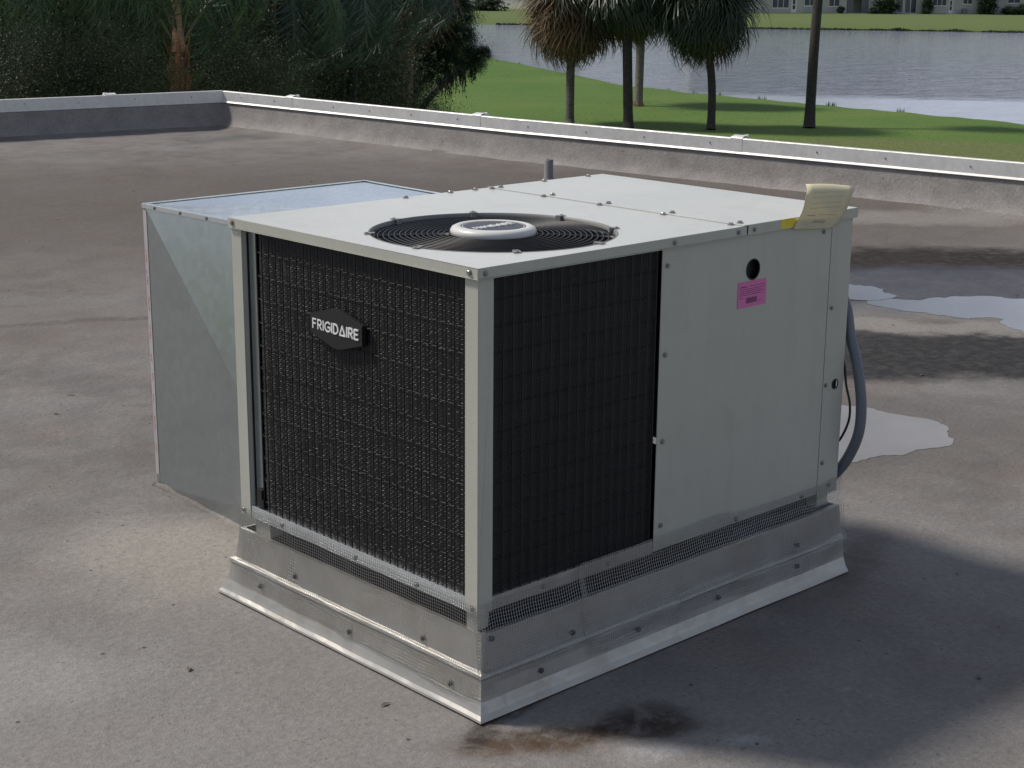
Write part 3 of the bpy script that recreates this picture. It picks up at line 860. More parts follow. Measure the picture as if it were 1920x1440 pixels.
# black sheets painting in the unlit inside behind the coil
MB().box(0.075, 0.08, 0.08, 0.80, HB+0.02, T-0.12).box(0.08, 0.59, 0.055, 0.06, HB+0.02, T-0.12).box(0.59, 0.595, 0.05, B-0.01, HB+0.02, T-0.01).box(0.03, 0.59, 0.9, 0.905, HB+0.02, T-0.01).box(0.03, 0.59, 0.03, 0.9, HB+0.02, HB+0.03).build('interior_shade_sheet', COILB, unit)

# coil: a bent slab that follows the left and the front side
def coil_path():
    P = []
    for k in range(7):                       # curled far end
        th = PI/2 + (PI/2)*k/6
        P.append(Vector((0.052 + 0.040*math.cos(th), 0.830 + 0.040*math.sin(th))))
    P.append(Vector((0.012, 0.070)))
    for k in range(1, 9):
        th = PI + (PI/2)*k/8
        P.append(Vector((0.062 + 0.050*math.cos(th), 0.062 + 0.050*math.sin(th))))
    P.append(Vector((0.5935, 0.012)))
    return P
CP = resample(coil_path(), 0.0145)
CPn = with_normals(CP, 1)
if CPn[len(CPn)//3].x > 0: CPn = [-n for n in CPn]
CZ0, CZ1 = HB+0.022, T-LT-0.002+0.006
mb = MB()
n0 = 0
for (p, n) in zip(CP, CPn):
    q = p - n*0.04
    mb.v += [(p.x, p.y, CZ0), (p.x, p.y, CZ1), (q.x, q.y, CZ1), (q.x, q.y, CZ0)]
for i in range(len(CP)-1):
    for j in range(4):
        mb.f.append((i*4+j, i*4+(j+1) % 4, (i+1)*4+(j+1) % 4, (i+1)*4+j))
coil = mb.build('condenser_coil', COILB, unit)
# louvred guard in front of the fins: rows of small slats that catch the light
mb = MB(); mw = MB()
rows_ = int((CZ1-CZ0)/0.0056)
cum = [0.0]
for i in range(1, len(CP)): cum.append(cum[-1] + (CP[i]-CP[i-1]).length)
for i in range(len(CP)-1):
    t = (CP[i+1]-CP[i]); l = t.length; t = t.normalized(); n = CPn[i]
    for r in range(rows_):
        if random.random() < 0.10: continue
        z = CZ0 + (r + 0.5)*0.0056 + 0.0007*random.random()
        if noise.noise(Vector((cum[i]*6, z*14, 2))) + random.random()*0.8 < -0.15: continue
        w = l*random.uniform(0.35, 0.60)
        a = CP[i] + t*(random.uniform(0.03, 0.10) + 0.4*(r % 2))*l + n*0.0012; c = a + t*w
        hh = random.uniform(0.0004, 0.0008); d = random.uniform(0.0003, 0.0016)
        mb.quad((a.x, a.y, z), (c.x, c.y, z), (c.x-n.x*d, c.y-n.y*d, z+hh), (a.x-n.x*d, a.y-n.y*d, z+hh))
louv = tag(mb.build('fin_louvres', GLINT, coil), kind='stuff')
# coated wire guard
guard_mb, guard_hi = MB(), MB()
s = 0.012
while s < cum[-1]:
    i = max(k for k in range(len(cum)) if cum[k] <= s); i = min(i, len(CP)-2)
    p = CP[i] + (CP[i+1]-CP[i])*((s-cum[i])/max(1e-6, cum[i+1]-cum[i])); n = CPn[i]
    jj = random.uniform(-0.0008, 0.0008)
    guard_mb.tube([(p.x+n.x*0.0065, p.y+n.y*0.0065+jj, CZ0-0.004), (p.x+n.x*0.0065, p.y+n.y*0.0065, CZ1)], 0.0019, 5)
    s += 0.0295
guard_mb.build('wire_guard', WIREB, coil).__setitem__('kind', 'stuff')
z = CZ0 + 0.034
while z < CZ1:
    guard_hi.tube([(p.x+n.x*0.0040, p.y+n.y*0.0040, z + 0.0008*noise.noise(Vector((k*0.2, z*30, 0)))) for k, (p, n) in enumerate(zip(CP, CPn))], 0.0008, 4)
    z += 0.0605
guard_hi.build('cross_wires', WIREG, coil).__setitem__('kind', 'stuff')

# right side panels
def circ2(cx, cz, r, n=40): return [(cx + r*math.cos(2*PI*k/n), cz + r*math.sin(2*PI*k/n)) for k in range(n)]
ZP0, ZP1 = HB+0.001, T-LT+0.004
p1 = plate([(0.594, ZP0+0.004), (1.2755, ZP0+0.004), (1.2755, ZP1), (0.594, ZP1)], [circ2(0.944, 0.924, 0.0255)], 0.002, 'side_panel', PAINT, unit, ((0, 0.0005, 0), (1, 0, 0), (0, 0, 1), (0, -1, 0)), bevel=0.0008)
p2 = plate([(1.277, ZP0-0.004), (A, ZP0-0.004), (A, ZP1), (1.277, ZP1)], [circ2(1.331, 0.555, 0.0135)], 0.002, 'side_panel', PAINT, unit, ((0, 0.0, 0), (1, 0, 0), (0, 0, 1), (0, -1, 0)), bevel=0.0008)
MB().box(0.85, 1.36, 0.016, 0.02, 0.4, 1.0).build('interior_shade_sheet', COILB, unit)  # black sheet painting in the darkness seen through the panel holes
g = MB(); g.tube([(0.944+0.0262*math.cos(2*PI*k/40), 0.0, 0.924+0.0262*math.sin(2*PI*k/40)) for k in range(40)], 0.0018, 6, closed=True)
g.build('grommet', BLACK, p1)
g = MB(); g.tube([(1.331+0.0135*math.cos(2*PI*k/30), -0.001, 0.555+0.0135*math.sin(2*PI*k/30)) for k in range(30)], 0.0014, 6, closed=True)
g.lathe((1.331, 0.004, 0.555), [(0.001, 0.0)], 6)
g.build('grommet', BLACK, p2)
# remaining skins (far side and +X end)
MB().box(A-0.0015, A, 0.0305, B-0.045, ZP0, ZP1).build('end_panel', PAINT, unit)
MB().box(0.05, A-0.05, B-0.0015, B, ZP0, ZP1).build('side_panel', PAINT, unit)
MB().box(0.10, A-0.05, 0.06, B-0.06, HB-0.02, HB-0.015).build('base_pan', GALV, unit)

# base rails
rl = MB()
rl.box(0.002, 0.004, 0.043, B-0.045, HB+0.001, HB+0.034).box(0.004, 0.06, 0.043, B-0.045, HB+0.032, HB+0.034)
rail1 = rl.build('base_rail', GALV_TOP, unit, bevel=0.0006)
rl = MB()
rl.box(0.046, 0.594, 0.002, 0.004, HB+0.001, HB+0.034).box(0.046, 0.594, 0.004, 0.06, HB+0.032, HB+0.034)
rl.build('base_rail', ALU, unit, bevel=0.0006)

# fan well, fan, guard
fan_well = MB().lathe((FC[0], FC[1], T), [(FR+0.003, 0.0006), (FR+0.001, 0.0012), (FR-0.001, 0.0), (FR-0.003, -0.008), (FR-0.005, -0.13), (FR+0.005, -0.20)], 96).build('fan_shroud', SHROUD, unit, smooth=True)
fan = MB().lathe((FC[0], FC[1], T-0.12), [(0.05, -0.05), (0.055, 0.0), (0.05, 0.02), (0.0, 0.022)], 32).lathe((FC[0], FC[1], T-0.30), [(0.07, 0.0), (0.07, 0.12), (0.02, 0.125)], 32, capped=True).build('fan', BLACK, unit, smooth=False)
bl = MB()
nseg = 10
for i in range(nseg+1):
    for j in range(8):
        th = (i/nseg)*rad(74) - (j/7)*rad(16); r = 0.05 + (FR-0.03-0.05)*j/7
        bl.v.append((r*math.cos(th), r*math.sin(th), 0.035 - 0.075*(i/nseg) - 0.01*math.sin(PI*i/nseg)))
for i in range(nseg):
    for j in range(7): bl.f.append((i*8+j, i*8+j+1, (i+1)*8+j+1, (i+1)*8+j))
bme = bpy.data.meshes.new('blade'); bme.from_pydata(bl.v, [], bl.f); bme.update(); bme.materials.append(BLACK)
for k in range(3):
    inst('blade', bme, fan, Matrix.Translation((FC[0], FC[1], T-0.13)) @ Matrix.Rotation(rad(25 + 120*k), 4, 'Z'))

guard = MB()
NR = 15
for k in range(NR):
    r = 0.108 + (FR-0.006-0.108)*k/(NR-1)
    z = T - 0.004 - 0.006*(k/(NR-1))**2
    guard.tube([(FC[0]+r*math.cos(2*PI*a/80), FC[1]+r*math.sin(2*PI*a/80), z) for a in range(80)], 0.0017, 6, closed=True)
for k in range(6):
    th = rad(18 + 60*k)
    for o_ in ((-0.007, 0.007) if k in (2, 5) else (0.0,)):
        d = Vector((math.cos(th), math.sin(th))); e = Vector((-d.y, d.x))*o_
        guard.tube([(FC[0]+d.x*r+e.x, FC[1]+d.y*r+e.y, T-0.0078-0.006*((r-0.1)/0.2)**2) for r in (0.09, 0.15, 0.2, 0.25, FR-0.001)], 0.0026, 6)
fg = guard.build('fan_guard', WIREB, unit, smooth=True)
clipm = MB()
clipm.box(-0.014, 0.008, -0.009, 0.009, 0.0006, 0.0022).box(-0.018, -0.011, -0.007, 0.007, -0.010, 0.003).tube([(0.002, 0, 0.0022), (0.002, 0, 0.0042)], 0.0035, 8)
cme = bpy.data.meshes.new('guard_clip'); cme.from_pydata(clipm.v, [], clipm.f); cme.update(); cme.materials.append(CLIP)
for k in range(8):
    th = rad(22.5 + 45*k - 10)
    inst('guard_clip', cme, fg, Matrix.Translation((FC[0]+(FR+0.006)*math.cos(th), FC[1]+(FR+0.006)*math.sin(th), T+0.001)) @ Matrix.Rotation(th, 4, 'Z'))
HZ = T - 0.005
hub = MB().lathe((FC[0], FC[1], HZ), [(0.098, -0.008), (0.105, 0.002), (0.106, 0.009), (0.102, 0.016), (0.094, 0.020), (0.084, 0.0205), (0.081, 0.0185), (0.0805, 0.0185)], 72).build('guard_hub', HUBM, fg, smooth=True)
badge = MB().lathe((FC[0], FC[1], HZ), [(0.0806, 0.0176), (0.0, 0.0180)], 72).build('hub_badge', DISC, unit, smooth=True)
MB().lathe((FC[0], FC[1], HZ), [(0.0765, 0.0182), (0.0750, 0.0182)], 72).build('badge_ring', WHITE, badge)

# lettering drawn as strokes
def arcp(cx, cy, rx, ry, a0, a1, n=12): return [(cx+rx*math.cos(rad(a0+(a1-a0)*k/n)), cy+ry*math.sin(rad(a0+(a1-a0)*k/n))) for k in range(n+1)]
GLY = {
 'F': (0.50, [[(0, 0), (0, 1)], [(0, 1), (0.50, 1)], [(0, .53), (0.42, .53)]]),
 'R': (0.56, [[(0, 0), (0, 1)], [(0, 1), (.28, 1)] + arcp(.28, .735, .26, .265, 90, -90) + [(0, .47)], [(.26, .47), (.56, 0)]]),
 'I': (0.0, [[(0, 0), (0, 1)]]),
 'G': (0.74, [arcp(.42, .5, .42, .5, 48, 330, 22) + [(.78, .46), (.45, .46)]]),
 'D': (0.66, [[(0, 0), (0, 1), (.22, 1)] + arcp(.22, .5, .44, .5, 90, -90, 16) + [(0, 0)]]),
 'A': (0.78, [[(0, 0), (.39, 1), (.78, 0), (0, 0)]]),
 'E': (0.50, [[(0, 0), (0, 1)], [(0, 1), (.50, 1)], [(0, .52), (.44, .52)], [(0, 0), (.50, 0)]]),
}
def lettering(word, height, width, weight, frame, name, mat, parent, thick=0.0006):
    o, ex, ey, en = map(Vector, frame)
    adv = sum(GLY[c][0] for c in word); gap = 0.30
    tot = adv + gap*(len(word)-1); sx = width/tot
    x = -width/2; mb = MB(); nstk = 0
    for c in word:
        w, strokes = GLY[c]
        for st in strokes:
            P = [Vector((x + a*sx, (b-0.5)*height)) for a, b in st]
            for i in range(len(P)-1):
                d = P[i+1]-P[i]
                if d.length < 1e-6: continue
                d.normalize(); n = Vector((-d.y, d.x))*weight/2; e = d*weight*0.30
                q = [P[i]-e-n, P[i+1]+e-n, P[i+1]+e+n, P[i]-e+n]
                k = len(mb.v)
                nstk += 1
                for dz in (0, thick + 0.00003*nstk):
                    for v in q: mb.v.append(tuple(o + ex*v.x + ey*v.y + en*dz))
                mb.f += [(k+4, k+5, k+6, k+7), (k, k+1, k+5, k+4), (k+1, k+2, k+6, k+5), (k+2, k+3, k+7, k+6), (k+3, k, k+4, k+7)]
        x += (w+gap)*sx
    return mb.build(name, mat, parent)
lettering('FRIGIDAIRE', 0.020, 0.118, 0.0030, ((FC[0], FC[1], HZ+0.0180), (1, -0.03, 0), (0.03, 1, 0), (0, 0, 1)), 'lettering', WHITE, badge)

# nameplate on the left side
NPc = (0.503, 0.822)
hexo = [(-0.103, -0.024), (-0.012, -0.049), (0.012, -0.049), (0.103, -0.024), (0.103, 0.024), (0.012, 0.049), (-0.012, 0.049), (-0.103, 0.024)]
namepl = plate(hexo, [], 0.014, 'nameplate', BLACK, unit, ((-0.006, NPc[0], NPc[1]), (0, -1, 0), (0, 0, 1), (-1, 0, 0)), bevel=0.0015)
lettering('FRIGIDAIRE', 0.0225, 0.180, 0.0038, ((-0.0061, NPc[0]+0.001, NPc[1]+0.001), (0, -1, 0), (0, 0, 1), (-1, 0, 0)), 'lettering', WHITE, namepl)

# pink sticker
st = MB().box(0.886, 1.001, -0.0009, -0.0005, 0.828, 0.895).build('pink_sticker', PINK, unit)
ink = MB()
def bars(mb, x0, x1, z, h, y, seed, gap=0.25):
    r_ = random.Random(seed); x = x0
    while x < x1:
        w = r_.uniform(0.0025, 0.009)
        mb.box(x, min(x+w, x1), y-0.0002, y, z, z+h*r_.uniform(0.7, 1.0)); x += w + r_.uniform(0.0010, 0.0022)
bars(ink, 0.893, 0.922, 0.880, 0.0032, -0.0009, 1)
bars(ink, 0.934, 0.992, 0.8815, 0.0016, -0.0009, 2)
for k, zz in enumerate((0.8745, 0.8695, 0.8645, 0.8595)): bars(ink, 0.893, 0.994 - 0.012*(k % 2), zz, 0.0017, -0.0009, 3+k)
bars(ink, 0.893, 0.912, 0.8525, 0.0015, -0.0009, 9)
r_ = random.Random(4); x = 0.919
while x < 0.963:
    w = r_.choice((0.0009, 0.0014, 0.0022)); ink.box(x, x+w, -0.0011, -0.0009, 0.838, 0.8525); x += w + r_.choice((0.0008, 0.0012))
bars(ink, 0.972, 0.984, 0.840, 0.0015, -0.0009, 12)
ink.build('printed_lines', INK, st)

# unit screws
for x in (0.898,):
    pass
for y in (0.030, 0.257, 0.488, 0.706, 0.922):
    screw(unit, (SEAM-0.021, y, T), (0, 0, 1), 1.15); screw(unit, (SEAM+0.010, y-0.004, T+0.0022), (0, 0, 1), 1.15)
for x in (0.569, 0.735, 0.83): screw(unit, (x, B-0.012, T), (0, 0, 1), 1.15)
for x in (1.11, 1.300): screw(unit, (x, B-0.012, T+0.002), (0, 0, 1), 1.15)
for x, z in ((0.016, 1.0275), (0.630, 1.0275), (0.872, 1.0275), (0.934, 1.0285)): screw(unit, (x, -0.0058, z), (0, -1, 0), 0.9)
for x, z in ((0.613, 0.973), (0.614, 0.752), (0.615, 0.531), (0.618, 0.311), (1.294, 0.776), (1.288, 0.559), (1.293, 0.334), (0.921, 0.256), (1.207, 0.254), (1.24, 0.99), (1.33, 0.262)): screw(unit, (x, 0, z), (0, -1, 0), 0.9)
for y, z in ((0.022, 1.0285), (0.932, 1.0285)): screw(unit, (-0.0058, y, z), (-1, 0, 0), 0.95)
for y, z in ((0.934, 0.256), (0.762, 0.255), (0.452, 0.254), (0.217, 0.252), (0.018, 0.253)): screw(unit, (0.0015 if y in (0.762, 0.452, 0.217) else 0, y, z), (-1, 0, 0), 0.9)
for x in (0.21, 0.43): screw(unit, (x, 0.0015, 0.256), (0, -1, 0), 0.85)

# yellow adhesive patch and paper
MB().box(1.043, 1.108, -0.0071, -0.0066, T-LT+0.001, T+0.0012).box(1.046, 1.10, -0.0066, 0.004, T+0.0017, T+0.0021).build('adhesive_patch', YELLOWS, lid2)
L_ = [(1.092, -0.0095, 1.0125), (1.098, -0.0105, 1.024), (1.106, -0.013, 1.038), (1.118, -0.016, 1.060), (1.130, -0.014, 1.087), (1.146, -0.006, 1.108), (1.166, 0.012, 1.119), (1.20, 0.040, 1.116)]
R_ = [(1.262, -0.0095, 0.9985), (1.276, -0.0115, 1.004), (1.290, -0.015, 1.016), (1.312, -0.020, 1.050), (1.330, -0.018, 1.077), (1.352, -0.010, 1.092), (1.378, 0.010, 1.098), (1.405, 0.040, 1.092)]
mb = MB(); NC = 8
from itertools import product
def crow(i):
    out = []
    for c in range(NC+1):
        f = c/NC; p = Vector(L_[i]).lerp(Vector(R_[i]), f)
        p.z += 0.004*math.sin(PI*f)*(i/7.0) ; out.append(p)
    return out
rowsP = [crow(i) for i in range(8)]
def smooth_rows(rs, k=4):
    out = []
    for i in range(len(rs)-1):
        a, b_, c_, d_ = rs[max(i-1, 0)], rs[i], rs[i+1], rs[min(i+2, len(rs)-1)]
        for s_ in range(k):
            f = s_/k
            out.append([0.5*((2*B_) + (C_-A_)*f + (2*A_-5*B_+4*C_-D_)*f*f + (3*B_-A_-3*C_+D_)*f**3) for A_, B_, C_, D_ in zip(a, b_, c_, d_)])
    out.append(rs[-1]); return out
RW = smooth_rows(rowsP)
for r in RW:
    for p in r: mb.v.append(tuple(p))
for i in range(len(RW)-1):
    for c in range(NC): mb.f.append((i*(NC+1)+c, i*(NC+1)+c+1, (i+1)*(NC+1)+c+1, (i+1)*(NC+1)+c))
paper = mb.build('paper_notice', PAPER, smooth=True)
sol = paper.modifiers.new('thickness', 'SOLIDIFY'); sol.thickness = 0.0004
tag(paper, 'curled sheet of yellow printed paper stuck to the lid edge at the right corner', 'paper')
mb = MB()
def on_paper(fr_, fc):
    i = min(int(fr_*(len(RW)-1)), len(RW)-2); f = fr_*(len(RW)-1)-i
    c = min(int(fc*NC), NC-1); g_ = fc*NC-c
    p = (RW[i][c].lerp(RW[i][c+1], g_)).lerp(RW[i+1][c].lerp(RW[i+1][c+1], g_), f)
    n = (RW[i][c+1]-RW[i][c]).cross(RW[i+1][c]-RW[i][c]).normalized()
    if n.y > 0: n = -n
    return p + n*0.0006
def pline(r0, c0, c1, h):
    n_ = 6
    for k in range(n_):
        a, b_ = c0+(c1-c0)*k/n_, c0+(c1-c0)*(k+1)/n_
        mb.quad(on_paper(r0, a), on_paper(r0, b_), on_paper(r0+h, b_), on_paper(r0+h, a))
for r0, c0, c1, h in ((0.10, .28, .55, .006), (0.34, .16, .34, .011), (0.35, .42, .86, .005), (0.44, .14, .84, .004), (0.50, .18, .80, .004), (0.58, .14, .84, .004), (0.66, .16, .82, .004), (0.16, .16, .3, .004)): pline(r0, c0, c1, h)
for k in range(9):
    c0 = 0.36 + k*0.033
    pline(0.205 + 0.01*(k % 2), c0, c0+0.016, 0.055 + 0.012*(k % 3)); 
mb.build('printed_lines', INKG, paper)

# ------------------------------------------------------------------ curb
curb = thing('roof_curb', (A/2, B/2, 0.0), 'low sloping sheet metal roof curb with wire mesh, under the air conditioner', 'roof curb')
HC = 0.196
# profile (share of the flare, height); sides: -X, -Y, +X, +Y with (offset at the top, flare)
CPROF = [(-0.5, HC+0.001), (0.0, HC), (0.22, 0.112), (0.46, 0.1075), (0.50, 0.100), (0.40, 0.093), (0.48, 0.068), (0.56, 0.045), (0.72, 0.026), (0.80, 0.018), (0.96, 0.010), (1.0, 0.005)]
SIDES = [(-0.002, 0.040), (0.012, 0.042), (0.002, 0.004), (0.012, 0.064)]
def cshare(z):
    zs = [p[1] for p in reversed(CPROF)]; os_ = [p[0] for p in reversed(CPROF)]
    return float(np.interp(z, zs, os_))
def side_out(k, z, share=None):
    t_, f_ = SIDES[k]
    sh = cshare(z) if share is None else share
    return t_ + (f_*sh if sh > 0 else 0.020*sh)
def curb_corner(i, share, z):
    o0, o1, o2, o3 = (side_out(k, z, share) for k in range(4))
    return [(-o0, B+o3), (-o0, -o1), (A+o2, -o1), (A+o2, B+o3)][i % 4]
for sd in range(4):
    mb = MB(); K = 28; k = len(CPROF)
    n = [(-1, 0), (0, -1), (1, 0), (0, 1)][sd]
    for i in range(K+1):
        f = i/K
        for (sh, z) in CPROF:
            p0 = Vector(curb_corner(sd, sh, z)); p1 = Vector(curb_corner(sd+1, sh, z))
            q = p0.lerp(p1, f)
            w = 0.0018*noise.noise(Vector((f*9, z*12, sd*3.3))) if 0.01 < z < 0.19 and 0 < i < K else 0
            dz = 0.0022*noise.noise(Vector((f*5, 3, sd*2.0)))*(1 if 0 < i < K else 0)
            mb.v.append((q.x+n[0]*w, q.y+n[1]*w, z + dz))
    for i in range(K):
        for j in range(k-1): mb.f.append((i*k+j, i*k+j+1, (i+1)*k+j+1, (i+1)*k+j))
    o = mb.build('flashing_panel', ALU, curb)
    md = o.modifiers.new('thickness', 'SOLIDIFY'); md.thickness = 0.0012
MB().box(0.05, A-0.06, 0.05, B-0.06, 0.0, HC+0.047).build('inner_frame', COILB, curb)  # frame under the unit, coloured black for the shade in the gap
MB().box(0.012, 0.05, B-0.115, B-0.05, HC+0.002, HB+0.001).box(A-0.07, A-0.02, 0.015, 0.05, HC+0.002, HB+0.001).box(0.012, 0.045, 0.012, 0.05, HC+0.002, HB+0.001).build('support_block', PAINT, curb)
for y, z in ((0.699, 0.134), (0.84, 0.068), (0.184, 0.129), (0.453, 0.063), (0.07, 0.057)): screw(curb, (-side_out(0, z)-0.0035, y, z), (-1, 0, 0.15), 0.85, True)
for x, z in ((0.030, 0.182), (0.287, 0.124), (0.171, 0.066), (0.819, 0.072), (0.509, 0.072), (1.17, 0.127), (1.158, 0.072)): screw(curb, (x, -side_out(1, z)-0.0035, z), (0, -1, 0.15), 0.85, True)

# hardware cloth over the gap, following the cabinet edge and the curb with small waves
def mesh_pos(s, z, side):
    """s runs from the far end of the left side round the corner"""
    if z > HB: o_ = 0.005
    elif z > HC: o_ = 0.005 + (HB-z)/(HB-HC)*(side_out(side, HC-0.01)+0.001)
    else: o_ = side_out(side, z) + 0.0055
    w = 0.0028*noise.noise(Vector((s*7, z*9, side*4))) + 0.0018*noise.noise(Vector((s*22, z*16, side*4)))
    o_ += w + 0.001
    dz = 0.006*noise.noise(Vector((s*5.5, 11, side*3))) + 0.005*noise.noise(Vector((s*14, z*5, side*3+1)))*(1 if z < HB else 0.3)
    return o_, dz
def hardware_cloth(side, s0, s1, top, bot, cell=0.0078, lift=0.0):
    mb = MB(); r = 0.00060
    def P(s, z):
        o_, dz = mesh_pos(s, z, side); o_ += lift
        if side == 0: return Vector((-o_, s, z+dz))
        return Vector((s, -o_, z+dz))
    n = int((s1-s0)/cell)
    zmin = 0.03; zs_all = np.arange(0.30, zmin, -cell)
    def strip(pts):
        pts = [p for p in pts]
        if len(pts) > 1: mb.tube(pts, r, 3, cap=False)
    for i in range(n+1):
        s = s0 + i*cell
        tz, bz = top(s), bot(s)
        zz = list(np.linspace(tz, bz, 12))
        strip([P(s + 0.002*noise.noise(Vector((z*8, s*3, 0))), z) for z in zz])
    for z in zs_all:
        run = []
        for i in range(0, n*1+1):
            s = s0 + i*cell
            if bot(s) <= z <= top(s): run.append(P(s, z))
            else:
                strip(run[::2] if len(run) > 2 else run); run = []
        strip(run[::2] if len(run) > 2 else run)
    o = mb.build('hardware_cloth', MESHW, curb); o['kind'] = 'stuff'
    return o
nz1 = lambda s, k: noise.noise(Vector((s*k, 2.2, 8)))
hardware_cloth(0, -0.030, B+0.006, lambda s: 0.268 + 0.006*nz1(s, 4), lambda s: 0.046 + 0.014*nz1(s, 5.5) + (0.010 if s > 0.5 else 0.0))
hardware_cloth(1, -0.020, 0.34, lambda s: 0.268 - 0.02*s + 0.004*nz1(s, 5), lambda s: 0.085 - 0.03*(s < 0.03) + 0.01*nz1(s, 5))
hardware_cloth(1, 0.325, A+0.012, lambda s: 0.288 + 0.008*nz1(s, 3) - 0.010*(s > 0.9), lambda s: 0.060 + 0.020*nz1(s, 3) , lift=0.003)

# ------------------------------------------------------------------ duct beside the unit
duct = thing('sheet_metal_duct', (0.75, 1.45, 0.0), 'tall galvanised sheet metal duct box standing against the far left side of the unit', 'duct')
DZ = 0.934
D = {'a': Vector((0.262, 0.965)), 'b': Vector((0.336, 1.957)), 'c': Vector((1.209, 1.931)), 'd': Vector((1.19, 0.965))}
def v3(p, z): return Vector((p.x, p.y, z))
# side with shallow cross-broken creases
mb = MB()
a0, a1, b0, b1 = v3(D['a'], 0.0), v3(D['a'], DZ), v3(D['b'], 0.0), v3(D['b'], DZ)
nrm = Vector((-(b0-a0).y, (b0-a0).x, 0)).normalized()
if nrm.x > 0: nrm = -nrm
qq = a0.lerp(a1, 0.15) + nrm*0.030                           # foot of the fold that starts at the top left corner
a1 = a1 - nrm*0.10
mb.tri(b1, qq, a1); mb.tri(b1, b0, qq); mb.tri(b0, a0, qq)
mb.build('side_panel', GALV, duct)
pk = Vector((1.098, 1.800, DZ+0.026)); mb = MB(); mb.quad(b0, b1, pk, v3(D['c'], 0)); mb.quad(v3(D['c'], 0), pk, v3(D['d'], DZ), v3(D['d'], 0)); mb.quad(v3(D['d'], 0), v3(D['d'], DZ), a1, a0)
mb.build('back_panel', GALV, duct)
mb = MB()
rim = [a1, b1, Vector((1.098, 1.800, DZ+0.026)), v3(D['d'], DZ)]
ctr = Vector((0.84, 1.455, DZ-0.006)); low = [p + (ctr-p).normalized()*0.012 - Vector((0, 0, 0.002)) for p in rim]
for i in range(4):
    j = (i+1) % 4
    mb.tri(rim[i]-Vector((0,0,0.001)), rim[j]-Vector((0,0,0.001)), ctr)
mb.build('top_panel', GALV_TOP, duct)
mb = MB()
for i in range(4):
    j = (i+1) % 4
    p, q = rim[i], rim[j]; t = (q-p).normalized(); n = Vector((t.y, -t.x, 0))
    if (p + n*0.1 - ctr).length < (p-ctr).length: n = -n
    mb.obox(p - t*0.004 + n*0.001 - Vector((0, 0, 0.012)), (q-p)+t*0.008, n*0.004, Vector((0, 0, 0.013)))
    mb.obox(p - t*0.002 - n*0.010 + Vector((0, 0, 0.0005)), (q-p)+t*0.004, n*0.0115, Vector((0, 0, 0.002)))
mb.build('seam_flange', GALV_TOP, duct)
mb = MB(); mb.obox(v3(D['b'], 0.04) + nrm*0.0012 + Vector((0.0, 0.002, 0)), (a0-b0).normalized()*0.022, nrm*0.0008, Vector((0, 0, DZ-0.06)))
mb.obox(v3(D['b'], 0.04) + nrm*0.0014, Vector((0.018, 0.0, 0)), Vector((0, 0.004, 0)), Vector((0, 0, DZ-0.06)))
tp = mb.build('foil_tape', TAPE, duct)
mb = MB(); z = 0.12
tt = (a0-b0).normalized()
while z < DZ-0.1:
    for _ in range(random.choice((2, 3, 3))):
        w, h = random.uniform(0.004, 0.008), random.uniform(0.006, 0.014)
        o_ = v3(D['b'], z) + nrm*0.0022 + Vector((0, 0.002, 0)) + tt*random.uniform(0.004, 0.010)
        mb.obox(o_, tt*w, nrm*0.0003, Vector((0, 0, 0.0022))); mb.obox(o_, tt*0.002, nrm*0.0003, Vector((0, 0, h)))
        if random.random() < .6: mb.obox(o_+Vector((0, 0, h)), tt*w, nrm*0.0003, Vector((0, 0, 0.0022)))
        z += h + 0.006
    z += random.uniform(0.02, 0.05)
mb.build('printed_marks', REDINK, tp)['kind'] = 'stuff'
for k in range(7):
    f = (k+0.5)/7; p = a1.lerp(b1, f); screw(duct, (p.x+nrm.x*0.0055, p.y+nrm.y*0.0055, DZ-0.006), (nrm.x, nrm.y, 0), 0.7)
# lump of coating along the duct's foot
mb = MB(); pts = [a0.lerp(b0, f) + nrm*0.004 for f in np.linspace(0, 1, 30)]
mb.tube([(p.x+nrm.x*0.01*noise.noise(p*9), p.y, 0.0 + 0.004*noise.noise(p*12)) for p in pts], [0.016+0.008*noise.noise(p*7) for p in pts], 8)
mb.build('coating_fillet', ROOF, duct, smooth=True)

# ------------------------------------------------------------------ conduit and cable on the right end
cond = [(A+0.006, 0.20, 0.86), (A+0.020, 0.14, 0.85), (A+0.032, 0.07, 0.82), (A+0.036, 0.030, 0.76), (A+0.036, 0.010, 0.68), (A+0.037, -0.018, 0.60), (A+0.038, -0.038, 0.50), (A+0.037, -0.038, 0.41), (A+0.034, -0.010, 0.33), (A+0.03, 0.03, 0.27), (A+0.03, 0.10, 0.20), (A+0.04, 0.2, 0.12), (A+0.06, 0.28, 0.0)]
def sm(pts, k=5):
    P = [Vector(p) for p in pts]; out = []
    for i in range(len(P)-1):
        a, b_, c_, d_ = P[max(i-1, 0)], P[i], P[i+1], P[min(i+2, len(P)-1)]
        for s_ in range(k):
            f = s_/k; out.append(0.5*((2*b_) + (c_-a)*f + (2*a-5*b_+4*c_-d_)*f*f + (3*b_-a-3*c_+d_)*f**3))
    return out + [P[-1]]
cp = sm(cond, 22)
tag(MB().tube(cp, [0.0150 + 0.0006*(k % 2) for k in range(len(cp))], 14).build('electrical_conduit', GPVC, smooth=True), 'thick grey flexible conduit bowing out from the right end of the unit', 'conduit')
cab = [(A+0.002, 0.06, 0.70), (A+0.012, 0.030, 0.66), (A+0.018, 0.012, 0.60), (A+0.020, 0.002, 0.54), (A+0.022, -0.012, 0.49), (A+0.022, -0.012, 0.44), (A+0.018, 0.008, 0.385), (A+0.012, 0.04, 0.34), (A+0.01, 0.08, 0.26)]
tag(MB().tube(sm(cab), 0.0035, 8).build('black_cable', BLACK, smooth=True), 'thin black cable between the unit and the grey conduit', 'cable')

